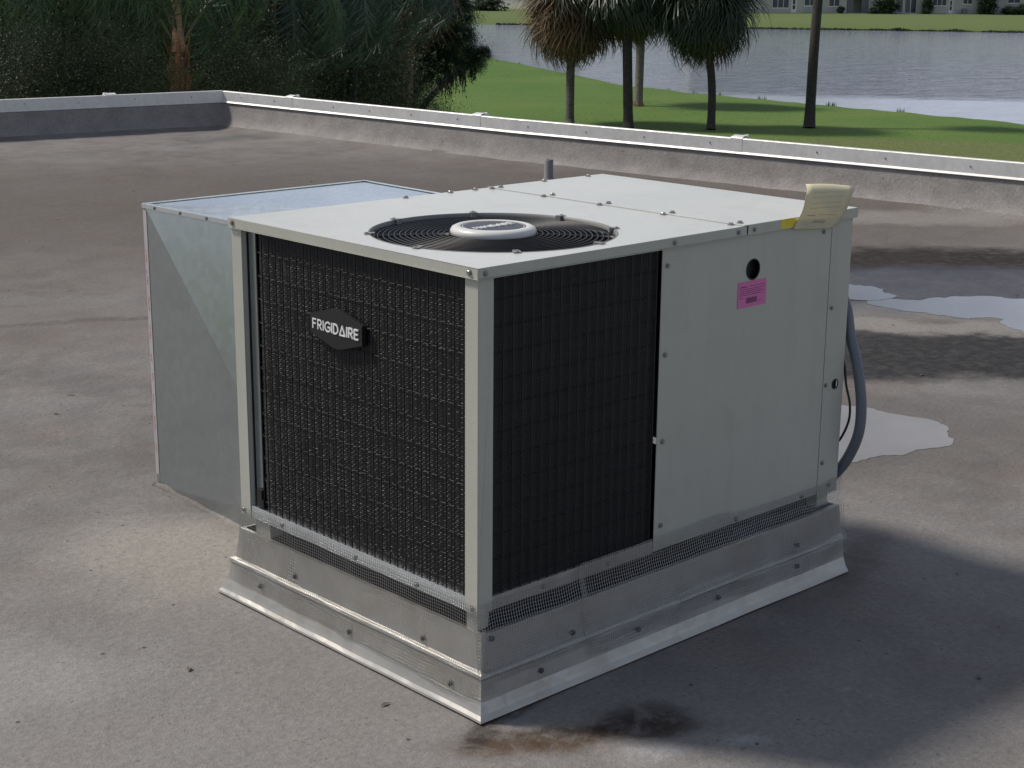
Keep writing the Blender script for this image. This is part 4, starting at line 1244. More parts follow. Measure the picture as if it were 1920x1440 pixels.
# ------------------------------------------------------------------ vegetation
def mesh_from(name, V, F, mat):
    V = np.asarray(V, np.float32); F = np.asarray(F, np.int32)
    me = bpy.data.meshes.new(name)
    me.vertices.add(len(V)); me.vertices.foreach_set('co', V.ravel())
    k = F.shape[1]
    me.loops.add(F.size); me.loops.foreach_set('vertex_index', F.ravel())
    me.polygons.add(len(F)); me.polygons.foreach_set('loop_start', np.arange(0, F.size, k, dtype=np.int32)); me.polygons.foreach_set('loop_total', np.full(len(F), k, np.int32))
    me.update(calc_edges=True); me.materials.append(mat)
    return me
def leaf_cloud(name, mat, rx, ry, rz, clumps, per, leaf, seed, hollow=0.35, flatb=0.0):
    r = np.random.default_rng(seed)
    d = r.normal(size=(clumps, 3)); d /= np.linalg.norm(d, axis=1)[:, None]
    rr = hollow + (1-hollow)*r.random(clumps)**0.6
    c = d*rr[:, None]*np.array([rx, ry, rz])
    c *= (0.82 + 0.36*r.random((clumps, 1)))
    if flatb: c[:, 2] = np.maximum(c[:, 2], -rz*flatb)
    cs = (0.09 + 0.16*r.random(clumps))*min(rx, rz)*1.15
    ctr = np.repeat(c, per, 0) + r.normal(size=(clumps*per, 3))*np.repeat(cs, per)[:, None]*np.array([1, 1, .75])
    n = len(ctr)
    L = leaf*(0.6+0.8*r.random(n)); W = L*0.45
    u = r.normal(size=(n, 3)); u[:, 2] -= 0.35; u /= np.linalg.norm(u, axis=1)[:, None]
    w = np.cross(u, r.normal(size=(n, 3))); w /= np.linalg.norm(w, axis=1)[:, None]
    V = np.empty((n, 4, 3)); V[:, 0] = ctr; V[:, 1] = ctr + u*(L/2)[:, None] + w*(W/2)[:, None]; V[:, 2] = ctr + u*L[:, None]; V[:, 3] = ctr + u*(L/2)[:, None] - w*(W/2)[:, None]
    return mesh_from(name, V.reshape(-1, 3), np.arange(n*4).reshape(n, 4), mat)
def twig_mesh(name, mat, R, H, n, seed, r0=0.022):
    r = random.Random(seed); mb = MB()
    for k in range(n):
        th = r.uniform(0, 2*PI); ph = r.uniform(0.25, 1.35)
        d = Vector((math.cos(th)*math.cos(ph), math.sin(th)*math.cos(ph), math.sin(ph)))
        p = Vector((r.uniform(-.2, .2), r.uniform(-.2, .2), 0)); pts = [p.copy()]; L = r.uniform(0.7, 1.05)
        for i in range(7):
            d = (d + Vector((r.uniform(-.25, .25), r.uniform(-.25, .25), r.uniform(-.12, .12)))).normalized()
            p = p + Vector((d.x*R, d.y*R, d.z*H))*(L/7); pts.append(p.copy())
            if i > 2 and r.random() < .6:
                e = (d + Vector((r.uniform(-.9, .9), r.uniform(-.9, .9), r.uniform(-.5, .5)))).normalized()
                q = p + e*R*0.22; mb.tube([p, (p+q)/2 + Vector((0, 0, .03)), q, q + e*R*0.12], [r0*.4, r0*.3, r0*.2, r0*.1], 4, cap=False)
        mb.tube(pts, [r0*(1-0.11*i) for i in range(len(pts))], 5, cap=False)
    me = bpy.data.meshes.new(name); me.from_pydata(mb.v, [], mb.f); me.update(); me.materials.append(mat)
    return me

# dark shrubs behind the parapets (three leaf meshes shared)
SHR = [leaf_cloud('foliage', LEAF, 2.0, 2.0, 2.3, 330, 120, 0.066, 11+k) for k in range(3)]
TWG = [twig_mesh('branches', TWIG, 2.35, 4.6, 26, 30+k) for k in range(2)]
def shrub(P, s, k, label, name='shrub', cat='shrub', group='shrubs massed behind the roof', zc=0.5):
    o = thing(name, (P[0], P[1], -4.0), label, cat, group)
    rot = random.uniform(0, 2*PI)
    zc_ = P[2]
    inst('foliage', SHR[k % 3], o, Matrix.Translation((P[0], P[1], zc_)) @ Matrix.Rotation(rot, 4, 'Z') @ Matrix.Diagonal((s, s, s, 1)))
    inst('branches', TWG[k % 2], o, Matrix.Translation((P[0], P[1], -4.0)) @ Matrix.Rotation(rot, 4, 'Z') @ Matrix.Diagonal((s, s, (zc_+4.0+1.6*s)/4.6, 1)))
    return o
SH = [(-60, 100, 27, 1.2), (70, 110, 27, 1.1), (190, 115, 28, 1.1), (300, 95, 30, 1.15), (430, 110, 28, 1.05), (540, 120, 30, 1.05), (600, 135, 31, 0.85), (668, 165, 36, 0.72)]
names = ['leftmost dark bush, cut off by the left edge', 'dark glossy bush left of the orange palm trunk, second from the left edge', 'dark bush just left of the orange palm trunk', 'dark bush directly behind the orange palm trunk',
         'dark bush above the parapet corner, right of the orange palm', 'dark twiggy bush behind the first coping joint of the long parapet', 'dark bush midway between the parapet corner and the lawn', 'dark bush at the foot of the small orange trunk']
for k, ((u, v, t, s), lb) in enumerate(zip(SH, names)): shrub(at(u, v, t), s, k, lb)
for u, v, t, s, lb in ((30, 195, 20.5, 0.42, 'low bush against the left parapet, nearest the left edge'), (120, 190, 21, 0.42, 'low bush against the left parapet under the coping tab'), (225, 195, 21, 0.40, 'low bush left of the foot of the orange palm'), (470, 190, 22, 0.40, 'low bush just right of the parapet corner')):
    shrub(at(u, v, t), s, int(u) % 3, lb)
BK = [(0, 0, 35, 1.7), (160, -30, 36, 1.8), (330, -10, 38, 1.9), (480, 0, 40, 1.8), (590, 0, 43, 1.35), (670, -40, 46, 1.1)]
bn = ['tall dark tree mass at the far left behind the bushes', 'tall dark tree behind the left bushes, under the palm fronds', 'tall dark tree behind the orange palm', 'tall dark tree behind the parapet corner', 'tall dark tree behind the hanging palm fronds', 'dark tree left of the brown sabal palm']
for k, ((u, v, t, s), lb) in enumerate(zip(BK, bn)): shrub(at(u, v, t), s, k+1, lb, 'dense_tree', 'tree', 'dark trees behind the bushes')

# low bush and oak with hanging moss at the right end of the planting
shrub(at(790, 240, 42), 0.50, 1, 'low dark bush by the lawn at the right end of the planting')
shrub(at(690, 230, 38), 0.55, 2, 'low dark bush left of the one at the lawn edge')
oakP = at(790, 85, 45)
oak = thing('oak_tree', (oakP.x, oakP.y, -4.0), 'dark oak with clumped leaves and hanging moss, leaning over the lake edge', 'tree')
OAKL = leaf_cloud('foliage', LEAF2, 1.15, 1.15, 1.0, 60, 420, 0.06, 61, 0.2)
for (u, v, t, s) in ((760, 60, 45, 1.0), (850, 75, 45, 0.62), (885, 115, 45.2, 0.42), (820, 115, 44.6, 0.62), (700, 100, 45, 1.0), (850, 20, 45.5, 0.55), (780, -40, 45, 1.2), (905, 100, 45.4, 0.22)):
    P = at(u, v, t); inst('foliage', OAKL, oak, Matrix.Translation(P) @ Matrix.Rotation(random.uniform(0, 6), 4, 'Z') @ Matrix.Scale(s, 4))
mb = MB()
tb = Vector((oakP.x-0.8, oakP.y+0.8, -4.0))
for (u, v, t) in ((850, 75, 45), (890, 115, 45.2), (820, 130, 44.6), (760, 40, 45), (850, 20, 45.5)):
    q = at(u, v, t); mid = tb.lerp(q, 0.5) + Vector((0, 0, 0.5)); mb.tube(sm([tb, mid, q], 4), [0.16-0.015*i for i in range(9)], 6)
mb.build('trunk', BARKD, oak)
mb = MB()
for (u, v, t, L, n) in ((860, 125, 44.6, 0.75, 26), (835, 140, 44.6, 0.7, 26), (800, 135, 44.6, 0.5, 16), (880, 125, 45, 0.4, 12), (770, 140, 44.4, 0.5, 14)):
    for _ in range(n):
        p = at(u + random.uniform(-14, 14), v + random.uniform(-8, 8), t + random.uniform(-.3, .3)); l = L*random.uniform(.4, 1.1)
        pts = [p + Vector((random.uniform(-.03, .03), random.uniform(-.03, .03), -l*k/5)) for k in range(6)]
        mb.tube(pts, [0.020, 0.026, 0.022, 0.016, 0.010, 0.003], 4, cap=False)
        for k in range(5):
            q = pts[k] ; e = Vector((random.uniform(-1, 1), random.uniform(-1, 1), -1.4)).normalized()*random.uniform(.06, .14)
            mb.tri(q, q+e, q+e*0.6+Vector((random.uniform(-.03, .03), random.uniform(-.03, .03), 0)))
tag(mb.build('hanging_moss', MOSS, oak), kind='stuff')

# fan palm (sabal) built from shared fronds
def fan_frond(name, mat, seed, droop=0.35, pet=0.70, blade=0.98, n=38):
    r = random.Random(seed); V, F = [], []
    def add(a, b_, c_, d_):
        k = len(V); V.extend([tuple(a), tuple(b_), tuple(c_), tuple(d_)]); F.append((k, k+1, k+2, k+3))
    w = 0.018
    tip = Vector((pet, 0, -0.10*droop))
    add((0, -w, 0), (0, w, 0), tip + Vector((0, w*.6, 0)), tip - Vector((0, w*.6, 0)))
    for i in range(n):
        a = rad(-118 + 236*i/(n-1)) + r.uniform(-.03, .03)
        L = blade*(0.62 + 0.38*math.cos(a*0.55))*r.uniform(.88, 1.08)
        d = Vector((math.cos(a), math.sin(a), 0.12)); s = Vector((-d.y, d.x, 0.35*(-1)**i)).normalized()
        p0 = tip; p1 = tip + d*L*0.55 + Vector((0, 0, -0.05*droop)); p2 = tip + d*L*0.88 + Vector((0, 0, -droop*(0.35+0.3*r.random())*L)); p3 = p2 + Vector((d.x*.06, d.y*.06, -droop*0.38*L))
        ww = 0.021
        add(p0, p0, p1 + s*ww, p1 - s*ww); add(p1 - s*ww, p1 + s*ww, p2 + s*ww*.55, p2 - s*ww*.55); add(p2 - s*ww*.55, p2 + s*ww*.55, p3, p3)
    me = bpy.data.meshes.new(name); me.from_pydata(V, [], F); me.validate(); me.update(); me.materials.append(mat)
    return me
FRG = [fan_frond('frond', SABAL, 70+k, 0.95) for k in range(3)]
FRD = [fan_frond('dead_frond', DEAD, 80+k, 1.1, 0.8, 0.9, 20) for k in range(2)]
def frond_at(parent, name, me, C_, az, el, scale, roll=0.0):
    d = Matrix.Rotation(az, 4, 'Z') @ Matrix.Rotation(-el, 4, 'Y') @ Matrix.Rotation(roll, 4, 'X')
    return inst(name, me, parent, Matrix.Translation(C_) @ d @ Matrix.Diagonal((scale, scale, scale, 1)))
def sabal(base, top, r0, r1, bark, nlive, ndead, scale, label, name='palm_tree', seed=1, group='palms on the lawn by the lake', lean=None, dead_el=(-1.35, -0.75)):
    r = random.Random(seed)
    base, top = Vector(base), Vector(top)
    o = thing(name, base, label, 'palm tree', group)
    pts = sm([base, base.lerp(top, .35) + Vector(lean or (0, 0, 0)), base.lerp(top, .7) + Vector(lean or (0, 0, 0))*0.7, top], 5)
    n = len(pts)
    rs = [(r0*1.22 if k == 0 else r0*1.08 if k == 1 else r0 + (r1-r0)*k/(n-1)) + 0.008*noise.noise(Vector((k*1.3, seed, 0))) for k in range(n)]
    MB().tube(pts, rs, 14).build('trunk', bark, o, smooth=True)
    MB().tube([top - Vector((0, 0, 0.25)), top + Vector((0, 0, 0.1)), top + Vector((0, 0, 0.4))], [r1*1.15, r1*1.9, r1*0.8], 12).build('crown_base', DEAD, o, smooth=True)
    for k in range(nlive):
        el = rad(r.uniform(-62, 80)); 
        frond_at(o, 'frond', FRG[k % 3], top + Vector((0, 0, 0.25)), k*2.399963 + r.uniform(-.2, .2), el, scale*r.uniform(.85, 1.1), r.uniform(-.6, .6))
    for k in range(ndead):
        frond_at(o, 'dead_frond', FRD[k % 2], top + Vector((0, 0, 0.1)), k*2.399963 + 1 + r.uniform(-.3, .3), r.uniform(*dead_el), scale*r.uniform(.7, 1.0), r.uniform(-.8, .8))
    return o
def up_at(base, v, u):
    """point above the ground seen at u, v at the base's own depth"""
    t = (Vector(base)-CAM).dot(FW); return at(u, v, t)
pb = [(41.37, 40.72, -4), (42.04, 38.28, -4), (50.21, 45.24, -4.12), (44.02, 35.92, -4), (47.46, 33.98, -4)]
sabal(pb[0], up_at(pb[0], 22, 1072), 0.17, 0.15, BARK, 26, 120, 1.40, 'palm with shaggy brown dead fronds, leftmost of the lakeside palms', seed=3, dead_el=(-1.4, 0.6))
sabal(pb[1], up_at(pb[1], -15, 1175), 0.185, 0.18, BARKD, 60, 24, 1.3, 'palm with a straight almost black trunk, second from the left by the lake', seed=5)
sabal(pb[2], up_at(pb[2], -20, 1205), 0.19, 0.19, BARKP, 60, 12, 1.6, 'palm with a thick pale trunk standing in a ring of mulch', seed=8)
sabal(pb[3], up_at(pb[3], 12, 1318), 0.155, 0.14, BARKD, 84, 26, 1.45, 'palm with a full round dark crown, right of the mulched palm', seed=13, lean=(0.10, -0.1, 0))
sabal(pb[4], up_at(pb[4], -150, 1547), 0.20, 0.17, BARKD, 34, 8, 1.05, 'leaning palm trunk at the right, standing apart with its crown out of sight', seed=21, lean=(-.03, .03, 0))
# husks at the foot of the mulched palm, and its mulch
mb = MB()
for k in range(26):
    th = k*2*PI/26; b_ = Vector((pb[2][0]+0.22*math.cos(th), pb[2][1]+0.22*math.sin(th), -4.12)); 
    mb.tri(b_ + Vector((-.05*math.sin(th), .05*math.cos(th), 0)), b_ - Vector((-.05*math.sin(th), .05*math.cos(th), 0)), b_ + Vector((0.05*math.cos(th), .05*math.sin(th), random.uniform(.15, .35))))
mulch = MB()
for k in range(1400):
    r_ = 1.05*math.sqrt(random.random()); th = random.uniform(0, 2*PI); x, y = pb[2][0]+r_*math.cos(th), pb[2][1]+r_*math.sin(th)
    z = -4.13 + 0.07*(1-(r_/1.05)**2) + random.uniform(0, .03); a = random.uniform(0, PI); dx, dy = math.cos(a)*.05, math.sin(a)*.05
    mulch.quad((x-dx, y-dy, z), (x+dx, y+dy, z+random.uniform(0, .02)), (x+dx-dy*.4, y+dy+dx*.4, z+.015), (x-dx-dy*.4, y-dy+dx*.4, z+.01))
mulch.lathe((pb[2][0], pb[2][1], -4.14), [(1.08, -0.05), (0.95, 0.03), (0.5, 0.07), (0.0, 0.09)], 32)
mulch.f += [tuple(i+len(mulch.v) for i in f) for f in mb.f]; mulch.v += mb.v
tag(mulch.build('mulch_ring', MULCH), 'round patch of orange mulch at the foot of the pale palm', kind='stuff')

# brown headed sabal palm inside the planting
sb = at(752, 170, 40); st_ = at(770, -5, 40)
sabal((sb.x, sb.y, -4.0), st_, 0.15, 0.14, BARKO, 26, 34, 0.95, 'fan palm with drooping brown fronds and a thin orange trunk among the bushes', seed=33, group='palms in the planting behind the roof', dead_el=(-1.3, -0.1))

# feather palms
def feather_frond(name, mat, L, seed, arch=1.0, leafl=0.78, n=70):
    r = random.Random(seed); V, F = [], []
    pts = []
    p = Vector((0, 0, 0)); el = rad(62)
    for i in range(17):
        pts.append(p.copy()); el -= rad(7.6*arch)*(0.4+i/9.0)
        p = p + Vector((math.cos(el), 0, math.sin(el)))*(L/16)
    for i in range(16):
        a, b_ = pts[i], pts[i+1]; w = 0.022*(1-i/18); w2 = 0.022*(1-(i+1)/18)
        k = len(V); V += [tuple(a+Vector((0, w, 0))), tuple(a-Vector((0, w, 0))), tuple(b_-Vector((0, w2, 0))), tuple(b_+Vector((0, w2, 0)))]; F.append((k, k+1, k+2, k+3))
    for j in range(n):
        f = 0.16 + 0.84*j/n; x = f*16; i = min(int(x), 15); q = pts[i].lerp(pts[i+1], x-i); t = (pts[i+1]-pts[i]).normalized()
        for sgn in (-1, 1):
            l = leafl*(0.55+0.45*math.sin(PI*min(1, f*0.95+0.05)))*r.uniform(.85, 1.15)
            out = (Vector((0, sgn, 0))*r.uniform(.25, .9) + t*r.uniform(0.35, 0.9) + Vector((r.uniform(-.3, .3), 0, r.uniform(-.6, .15)))).normalized()
            m_ = q + out*l*0.4; e = m_ + (out*0.25 + Vector((r.uniform(-.25, .25), r.uniform(-.2, .2), -0.95))).normalized()*l*0.6
            s = t*0.0095
            k = len(V); V += [tuple(q-s), tuple(q+s), tuple(m_+s), tuple(m_-s), tuple(e)]; F += [(k, k+1, k+2, k+3), (k+3, k+2, k+4, k+4)]
    me = bpy.data.meshes.new(name); me.from_pydata(V, [], [tuple(dict.fromkeys(f)) for f in F]); me.validate(); me.update(); me.materials.append(mat)
    return me
FFG = [feather_frond('frond', PALML, 3.4, 90+k, 1.0) for k in range(2)]
FFB = [feather_frond('frond', PALMB, 3.2, 95+k, 1.15, 0.75) for k in range(2)]
def feather_palm(base, top, r0, r1, bark, meshes, angs, scale, label, boots=False, seed=1):
    r = random.Random(seed); base, top = Vector(base), Vector(top)
    o = thing('feather_palm', base, label, 'palm tree', 'palms in the planting behind the roof')
    n = 12; pts = [base.lerp(top, k/(n-1)) + Vector((0.02*math.sin(k), 0.02*math.cos(k*1.3), 0)) for k in range(n)]
    MB().tube(pts, [r0 + (r1-r0)*(k/(n-1))**1.5 for k in range(n)], 16).build('trunk', bark, o, smooth=True)
    for az, el in angs:
        frond_at(o, 'frond', meshes[r.randrange(2)], top + Vector((0, 0, -0.05)), az, el, scale*r.uniform(.9, 1.1), r.uniform(-.2, .2))
    return o
VX = math.atan2(RX.y, RX.x)                       # azimuth of 'to the right' in the picture
pt = at(335, 95, 22)
fp = feather_palm((pt.x, pt.y, -4.0), pt, 0.21, 0.115, BARKO, FFG,
    [(VX+PI*0.97, rad(20)), (VX+PI*1.15, rad(2)), (VX+0.15, rad(12)), (VX-0.5, rad(25)), (VX+PI*0.8, rad(8)), (VX+PI*0.5, rad(10)), (VX+0.7, rad(5)), (VX+PI*1.35, rad(22))], 1.0,
    'feather palm with an orange peeling trunk just behind the left parapet', seed=2)
# spear, boots and husks
MB().tube([pt - Vector((0, 0, .15)), pt + Vector((0, 0, 0.35)), pt + Vector((0, 0, 1.2))], [0.12, 0.065, 0.05], 12).build('crown_shaft', BARKO, fp, smooth=True)
mb = MB()
rb = random.Random(6)
for k in range(30):
    th = rb.uniform(0, 2*PI); zz = rb.uniform(-0.75, 0.0); rr = 0.115 + 0.09*min(1, -zz/0.7)
    p = pt + Vector((math.cos(th)*rr, math.sin(th)*rr, zz)); dn = Vector((math.cos(th), math.sin(th), 0)); s = Vector((-math.sin(th), math.cos(th), 0))*rb.uniform(.02, .05)
    h = rb.uniform(.12, .35); q = p + dn*rb.uniform(.02, .09) + Vector((0, 0, h))
    mb.quad(p-s, p+s, q+s*.3, q-s*.3); mb.quad(p-s+dn*.012, q-s*.3+dn*.012, q+s*.3+dn*.012, p+s+dn*.012)
for k in range(22):
    th = rb.uniform(0, 2*PI); p = pt + Vector((math.cos(th)*.20, math.sin(th)*.20, -0.62 - rb.uniform(0, .3))); dn = Vector((math.cos(th), math.sin(th), 0)); s = Vector((-math.sin(th), math.cos(th), 0))*.05
    mb.quad(p-s, p+s, p+s*.6+dn*rb.uniform(.04, .14)+Vector((0, 0, -.22)), p-s*.6+dn*rb.uniform(.04, .14)+Vector((0, 0, -.22)))
mb.build('leaf_husks', HUSK, fp)
mb = MB()
for k, (du, dv) in enumerate(((-75, -110), (68, -100), (-40, -120), (30, -125))):
    q = at(335+du, 95+dv, 22); mb.tube(sm([pt, pt.lerp(q, .5) + Vector((0, 0, 0.06)), q], 4), [0.030-0.0022*i for i in range(9)], 6)
mb.build('stalks', PETI, fp)

full = lambda n, e0, e1, s: [(k*2.4, rad(random.Random(s+k).uniform(e0, e1))) for k in range(n)]
pA = at(-20, -120, 22)
feather_palm((pA.x, pA.y, -4), pA, 0.10, 0.09, BARKD, FFG, full(22, -75, 15, 3), 1.1, 'feather palm whose green fronds hang in at the top left corner', seed=4)
pC = at(190, -135, 23)
feather_palm((pC.x, pC.y, -4), pC, 0.10, 0.09, BARKD, FFG, full(20, -80, 5, 30), 1.0, 'feather palm whose green fronds hang between the left corner and the orange trunk', seed=5)
pD = at(520, -125, 25)
feather_palm((pD.x, pD.y, -4), pD, 0.10, 0.09, BARKD, FFB, full(24, -90, 0, 50), 1.05, 'feather palm with blue green fronds hanging straight down, right of the orange trunk', seed=6)
pE = at(655, -125, 28)
feather_palm((pE.x, pE.y, -4), pE, 0.10, 0.09, BARKD, FFB, full(22, -90, 0, 70), 1.0, 'feather palm with hanging fronds just left of the brown fan palm', seed=7)

# ------------------------------------------------------------------ houses across the lake
def house_row(P0, P1, label, group):
    P0, P1 = Vector(P0), Vector(P1)
    o = thing('apartment_row', ((P0.x+P1.x)/2, (P0.y+P1.y)/2, -4.0), label, 'building', group)
    return o
H0, H1 = Vector((189.3, 148.5)), Vector((219.0, 123.7))
ht = (H1-H0).normalized(); hn = Vector((-ht.y, ht.x))
if hn.dot(Vector((-1, -1))) < 0: hn = -hn
def hs(u, P=H0, t=ht):
    """distance along the house front seen at picture column u"""
    d = at(u, 20, 1.0) - CAM; d = Vector((d.x, d.y)); q = P - Vector((CAM.x, CAM.y))
    det = d.x*(-t.y) + t.x*d.y
    a = (q.x*(-t.y) + t.x*q.y)/det
    return ((Vector((CAM.x, CAM.y)) + d*a) - P).dot(t)
def hz(v, s):
    """height seen at picture row v on the house front"""
    p = H0 + ht*s; d0 = (Vector((p.x, p.y, 0))-CAM).dot(Vector((FW.x, FW.y, 0)));
    # solve for z
    lo, hi = -8.0, 12.0
    for _ in range(40):
        m_ = (lo+hi)/2; q = Vector((p.x, p.y, m_))-CAM
        vv_ = 720 - FPX*q.dot(UP)/q.dot(FW)
        if vv_ > v: lo = m_
        else: hi = m_
    return (lo+hi)/2
def hbox(mb, s0, s1, z0, z1, d0, d1, P=H0, t=ht, n=hn):
    o_ = P + t*s0 + n*d0
    mb.obox((o_.x, o_.y, z0), (t.x*(s1-s0), t.y*(s1-s0), 0), (n.x*(d1-d0), n.y*(d1-d0), 0), (0, 0, z1-z0))
ZB = -4.0
hA = thing('apartment_row', (H0.x, H0.y, ZB), 'long pale single storey apartment row across the lake at the top right', 'building')
s0, s1 = hs(1300), hs(1990)
PORCH = [(1587, 1628)]
mb = MB(); edges = [s0] 
for a_, b_ in PORCH:
    hbox(mb, edges[-1], hs(a_), ZB-0.2, ZB+3.0, -0.25, 0); edges.append(hs(b_))
hbox(mb, edges[-1], s1, ZB-0.2, ZB+3.0, -0.25, 0)
hbox(mb, s0, s1, ZB-0.2, ZB+3.0, -9.0, -2.2)
hbox(mb, hs(1587), hs(1628), ZB+2.3, ZB+3.0, -0.25, 0)
mb.build('wall', STUCCO, hA)
mb = MB()
o_ = H0
def rp(s, d, z): q = H0 + ht*s + hn*d; return (q.x, q.y, z)
mb.quad(rp(s0-1, 0.8, ZB+2.95), rp(s1+1, 0.8, ZB+2.95), rp(s1+1, -4.6, ZB+4.9), rp(s0-1, -4.6, ZB+4.9)); mb.quad(rp(s0-1, -4.6, ZB+4.9), rp(s1+1, -4.6, ZB+4.9), rp(s1+1, -10, ZB+2.95), rp(s0-1, -10, ZB+2.95))
hbox(mb, s0-1, s1+1, ZB+2.80, ZB+2.94, 0.0, 0.8)
mb.build('roof', TILE, hA)
def window(u0, u1, vb, panes=2, vt=-8):
    a_, b_ = hs(u0), hs(u1); zb = hz(vb, a_); zt = min(ZB+2.35, zb+1.3)
    w = MB(); f = 0.07
    hbox(w, a_, b_, zt-f, zt, 0.003, 0.06); hbox(w, a_, b_, zb, zb+f, 0.003, 0.06)
    for k in range(panes+1):
        x = a_ + (b_-a_-f)*k/panes; hbox(w, x, x+f, zb+f, zt-f, 0.003, 0.06)
    hbox(w, a_-0.05, b_+0.05, zb-0.08, zb-0.002, 0.003, 0.10)
    wo_ = w.build('window', TRIM, hA)
    g_ = MB()
    for k in range(panes):
        x = a_ + (b_-a_-f)*k/panes + f; g_ = MB(); hbox(g_, x, x+(b_-a_-f)/panes-f, zb+f, zt-f, 0.005, 0.02); g_.build('pane', GLASS, wo_)
def door(u0, u1, white=True, glass=True):
    a_, b_ = hs(u0), hs(u1); w = MB(); hbox(w, a_, b_, ZB+0.02, ZB+2.15, 0.003, 0.06); d = w.build('door', TRIM, hA)
    if glass:
        g_ = MB(); m_ = (b_-a_)*0.26
        hbox(g_, a_+m_, b_-m_, ZB+1.25, ZB+1.95, 0.062, 0.07); hbox(g_, a_+m_, b_-m_, ZB+0.55, ZB+1.15, 0.062, 0.07)
        g_.build('pane', GLASS, d)
window(1447, 1479, 15, 3); door(1483, 1493); window(1507, 1528, 11, 2); window(1553, 1574, 12, 2)
def slider(u0, u1, panes):
    a_, b_ = hs(u0), hs(u1); f = 0.09; w = MB()
    hbox(w, a_, b_, ZB+2.05, ZB+2.2, 0.003, 0.07); hbox(w, a_, b_, ZB+0.02, ZB+0.16, 0.003, 0.07)
    for k in range(panes+1):
        x = a_ + (b_-a_-f)*k/panes; hbox(w, x, x+f, ZB+0.16, ZB+2.05, 0.003, 0.07)
    wo_ = w.build('sliding_door', TRIM, hA)
    for k in range(panes):
        x = a_ + (b_-a_-f)*k/panes + f; g_ = MB(); hbox(g_, x, x+(b_-a_-f)/panes-f, ZB+0.16, ZB+2.05, 0.006, 0.03); g_.build('pane', GLASS if k % 2 else SCREEN, wo_)
slider(1680, 1693, 1); slider(1695, 1718, 2); window(1747, 1774, 11, 3); door(1778, 1786); window(1804, 1822, 8, 2); window(1888, 1912, 6, 2)
mb = MB(); hbox(mb, hs(1588), hs(1600), ZB+0.1, ZB+2.3, -0.14, -0.10); hbox(mb, hs(1615), hs(1627), ZB+0.1, ZB+2.3, -0.14, -0.10)
mb.build('porch_screen', SCREEN, hA)
mb = MB()
for a_, b_ in ((1587, 1630), (1678, 1722), (1768, 1792), (1478, 1498)): hbox(mb, hs(a_), hs(b_), ZB-0.1, ZB+0.09, 0.0, 1.2)
mb.build('patio_slab', CONC, hA)
# second building, glimpsed between the oak and the palms
P2 = Vector((171.0, 195.0)); 
hB = thing('apartment_row', (P2.x, P2.y, ZB), 'pale building with a white door glimpsed between the oak and the brown palm', 'building')
t2 = Vector((0.12, -0.99)).normalized(); n2 = Vector((-0.99, -0.12))
w = MB(); w.obox((171, 200, ZB-.2), (t2.x*24, t2.y*24, 0), (7, 1, 0), (0, 0, 3.2)); w.build('wall', STUCCO, hB)
w = MB(); w.obox((170.4, 200.5, ZB+3.0), (t2.x*25, t2.y*25, 0), (8, 1, 0), (0, 0, 0.2)); w.build('roof', TILE, hB)
def b2(u0, u1, z0, z1, nm, mt):
    sa, sb_ = hs(u0, Vector((171, 200)), t2), hs(u1, Vector((171, 200)), t2); m_ = MB()
    q = Vector((171, 200)) + t2*sa + n2*0.02; m_.obox((q.x, q.y, z0), (t2.x*(sb_-sa), t2.y*(sb_-sa), 0), (n2.x*.05, n2.y*.05, 0), (0, 0, z1-z0)); return m_.build(nm, mt, hB)
b2(872, 878, ZB+.8, ZB+2.1, 'window', GLASS); b2(882, 892, ZB, ZB+2.2, 'door', TRIM); b2(925, 935, ZB+.8, ZB+2.1, 'window', GLASS); b2(1000, 1012, ZB+.8, ZB+2.1, 'window', GLASS)

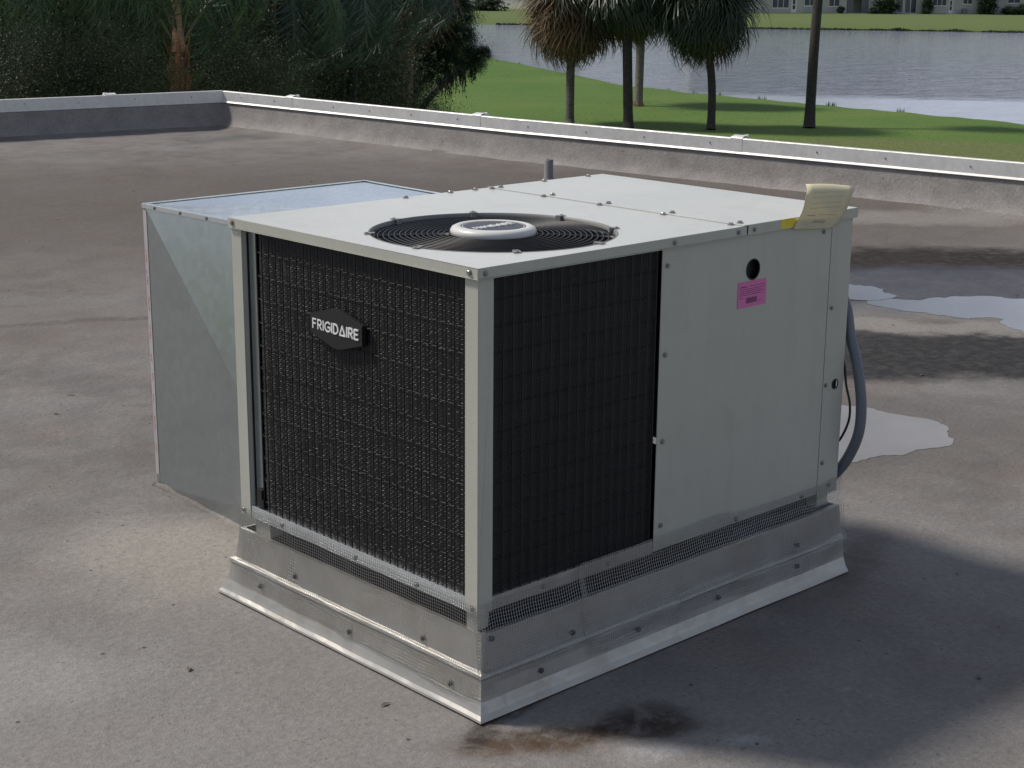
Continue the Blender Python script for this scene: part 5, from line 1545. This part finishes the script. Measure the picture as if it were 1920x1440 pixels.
# shrubs in front of the houses
FSH = leaf_cloud('foliage', LEAF2, 1.0, 1.0, 1.0, 60, 60, 0.22, 91, 0.5, 0.9)
def far_shrub(u, w_px, h_m, label, d=1.6, P=H0, t=ht, n=hn):
    s = hs(u); q = H0 + ht*s + hn*d; wm = w_px/FPX*(Vector((q.x, q.y, -4))-CAM).dot(FW)/2
    o = thing('garden_shrub', (q.x, q.y, ZB), label, 'shrub', 'shrubs in front of the far apartments')
    inst('foliage', FSH, o, Matrix.Translation((q.x, q.y, ZB+h_m*0.48)) @ Matrix.Rotation(u, 4, 'Z') @ Matrix.Diagonal((wm*.9, wm*.9, h_m*0.52, 1)))
    MB().tube([(q.x, q.y, ZB-.1), (q.x, q.y, ZB+h_m*.5)], 0.06, 6).build('stem', BARKD, o)
far_shrub(1657, 42, 2.3, 'largest rounded dark shrub in front of the far apartments')
far_shrub(1630, 20, 0.9, 'low green shrub left of the largest rounded one', 2.2)
far_shrub(1733, 22, 2.4, 'upright shrub right of the white framed sliding doors')
far_shrub(1725, 14, 0.8, 'very low shrub at the foot of the upright one', 2.2)
far_shrub(1830, 12, 1.2, 'small shrub right of the white door', 1.8)
far_shrub(1846, 34, 2.9, 'leafy young tree near the right edge in front of the far apartments', 1.4)
far_shrub(1885, 30, 1.2, 'low dark shrub nearest the right edge', 2.0)
far_shrub(1910, 26, 1.5, 'shrub cut off by the right edge across the lake', 1.8)
far_shrub(1572, 14, 1.0, 'thin twiggy shrub under the second window of the far apartments', 1.4)
for u, lb in ((1523, 'small beige box unit on the grass under the far windows'), (1804, 'round green grey condenser by the far apartment wall')):
    s = hs(u); q = H0 + ht*s + hn*1.0
    o = thing('condenser_unit', (q.x, q.y, ZB), lb, 'condenser')
    MB().lathe((q.x, q.y, ZB), [(0.42, 0.0), (0.42, 0.75), (0.36, 0.8), (0.0, 0.82)], 16).build('casing', SCREEN if u > 1600 else STUCCO, o, smooth=False)
    MB().lathe((q.x, q.y, ZB+0.8), [(0.3, 0.03), (0.28, 0.05), (0.0, 0.05)], 16).build('fan_grille', BLACK, o)
fb = at(960, 5, 225)
o = thing('garden_shrub', (fb.x, fb.y, -4.0), 'dark shrub in front of the pale building between oak and palms', 'shrub', 'shrubs in front of the far apartments')
q2 = at(915, 8, 236)
inst('foliage', FSH, o, Matrix.Translation((q2.x, q2.y, -3.2)) @ Matrix.Diagonal((2.4, 2.4, 1.0, 1)))
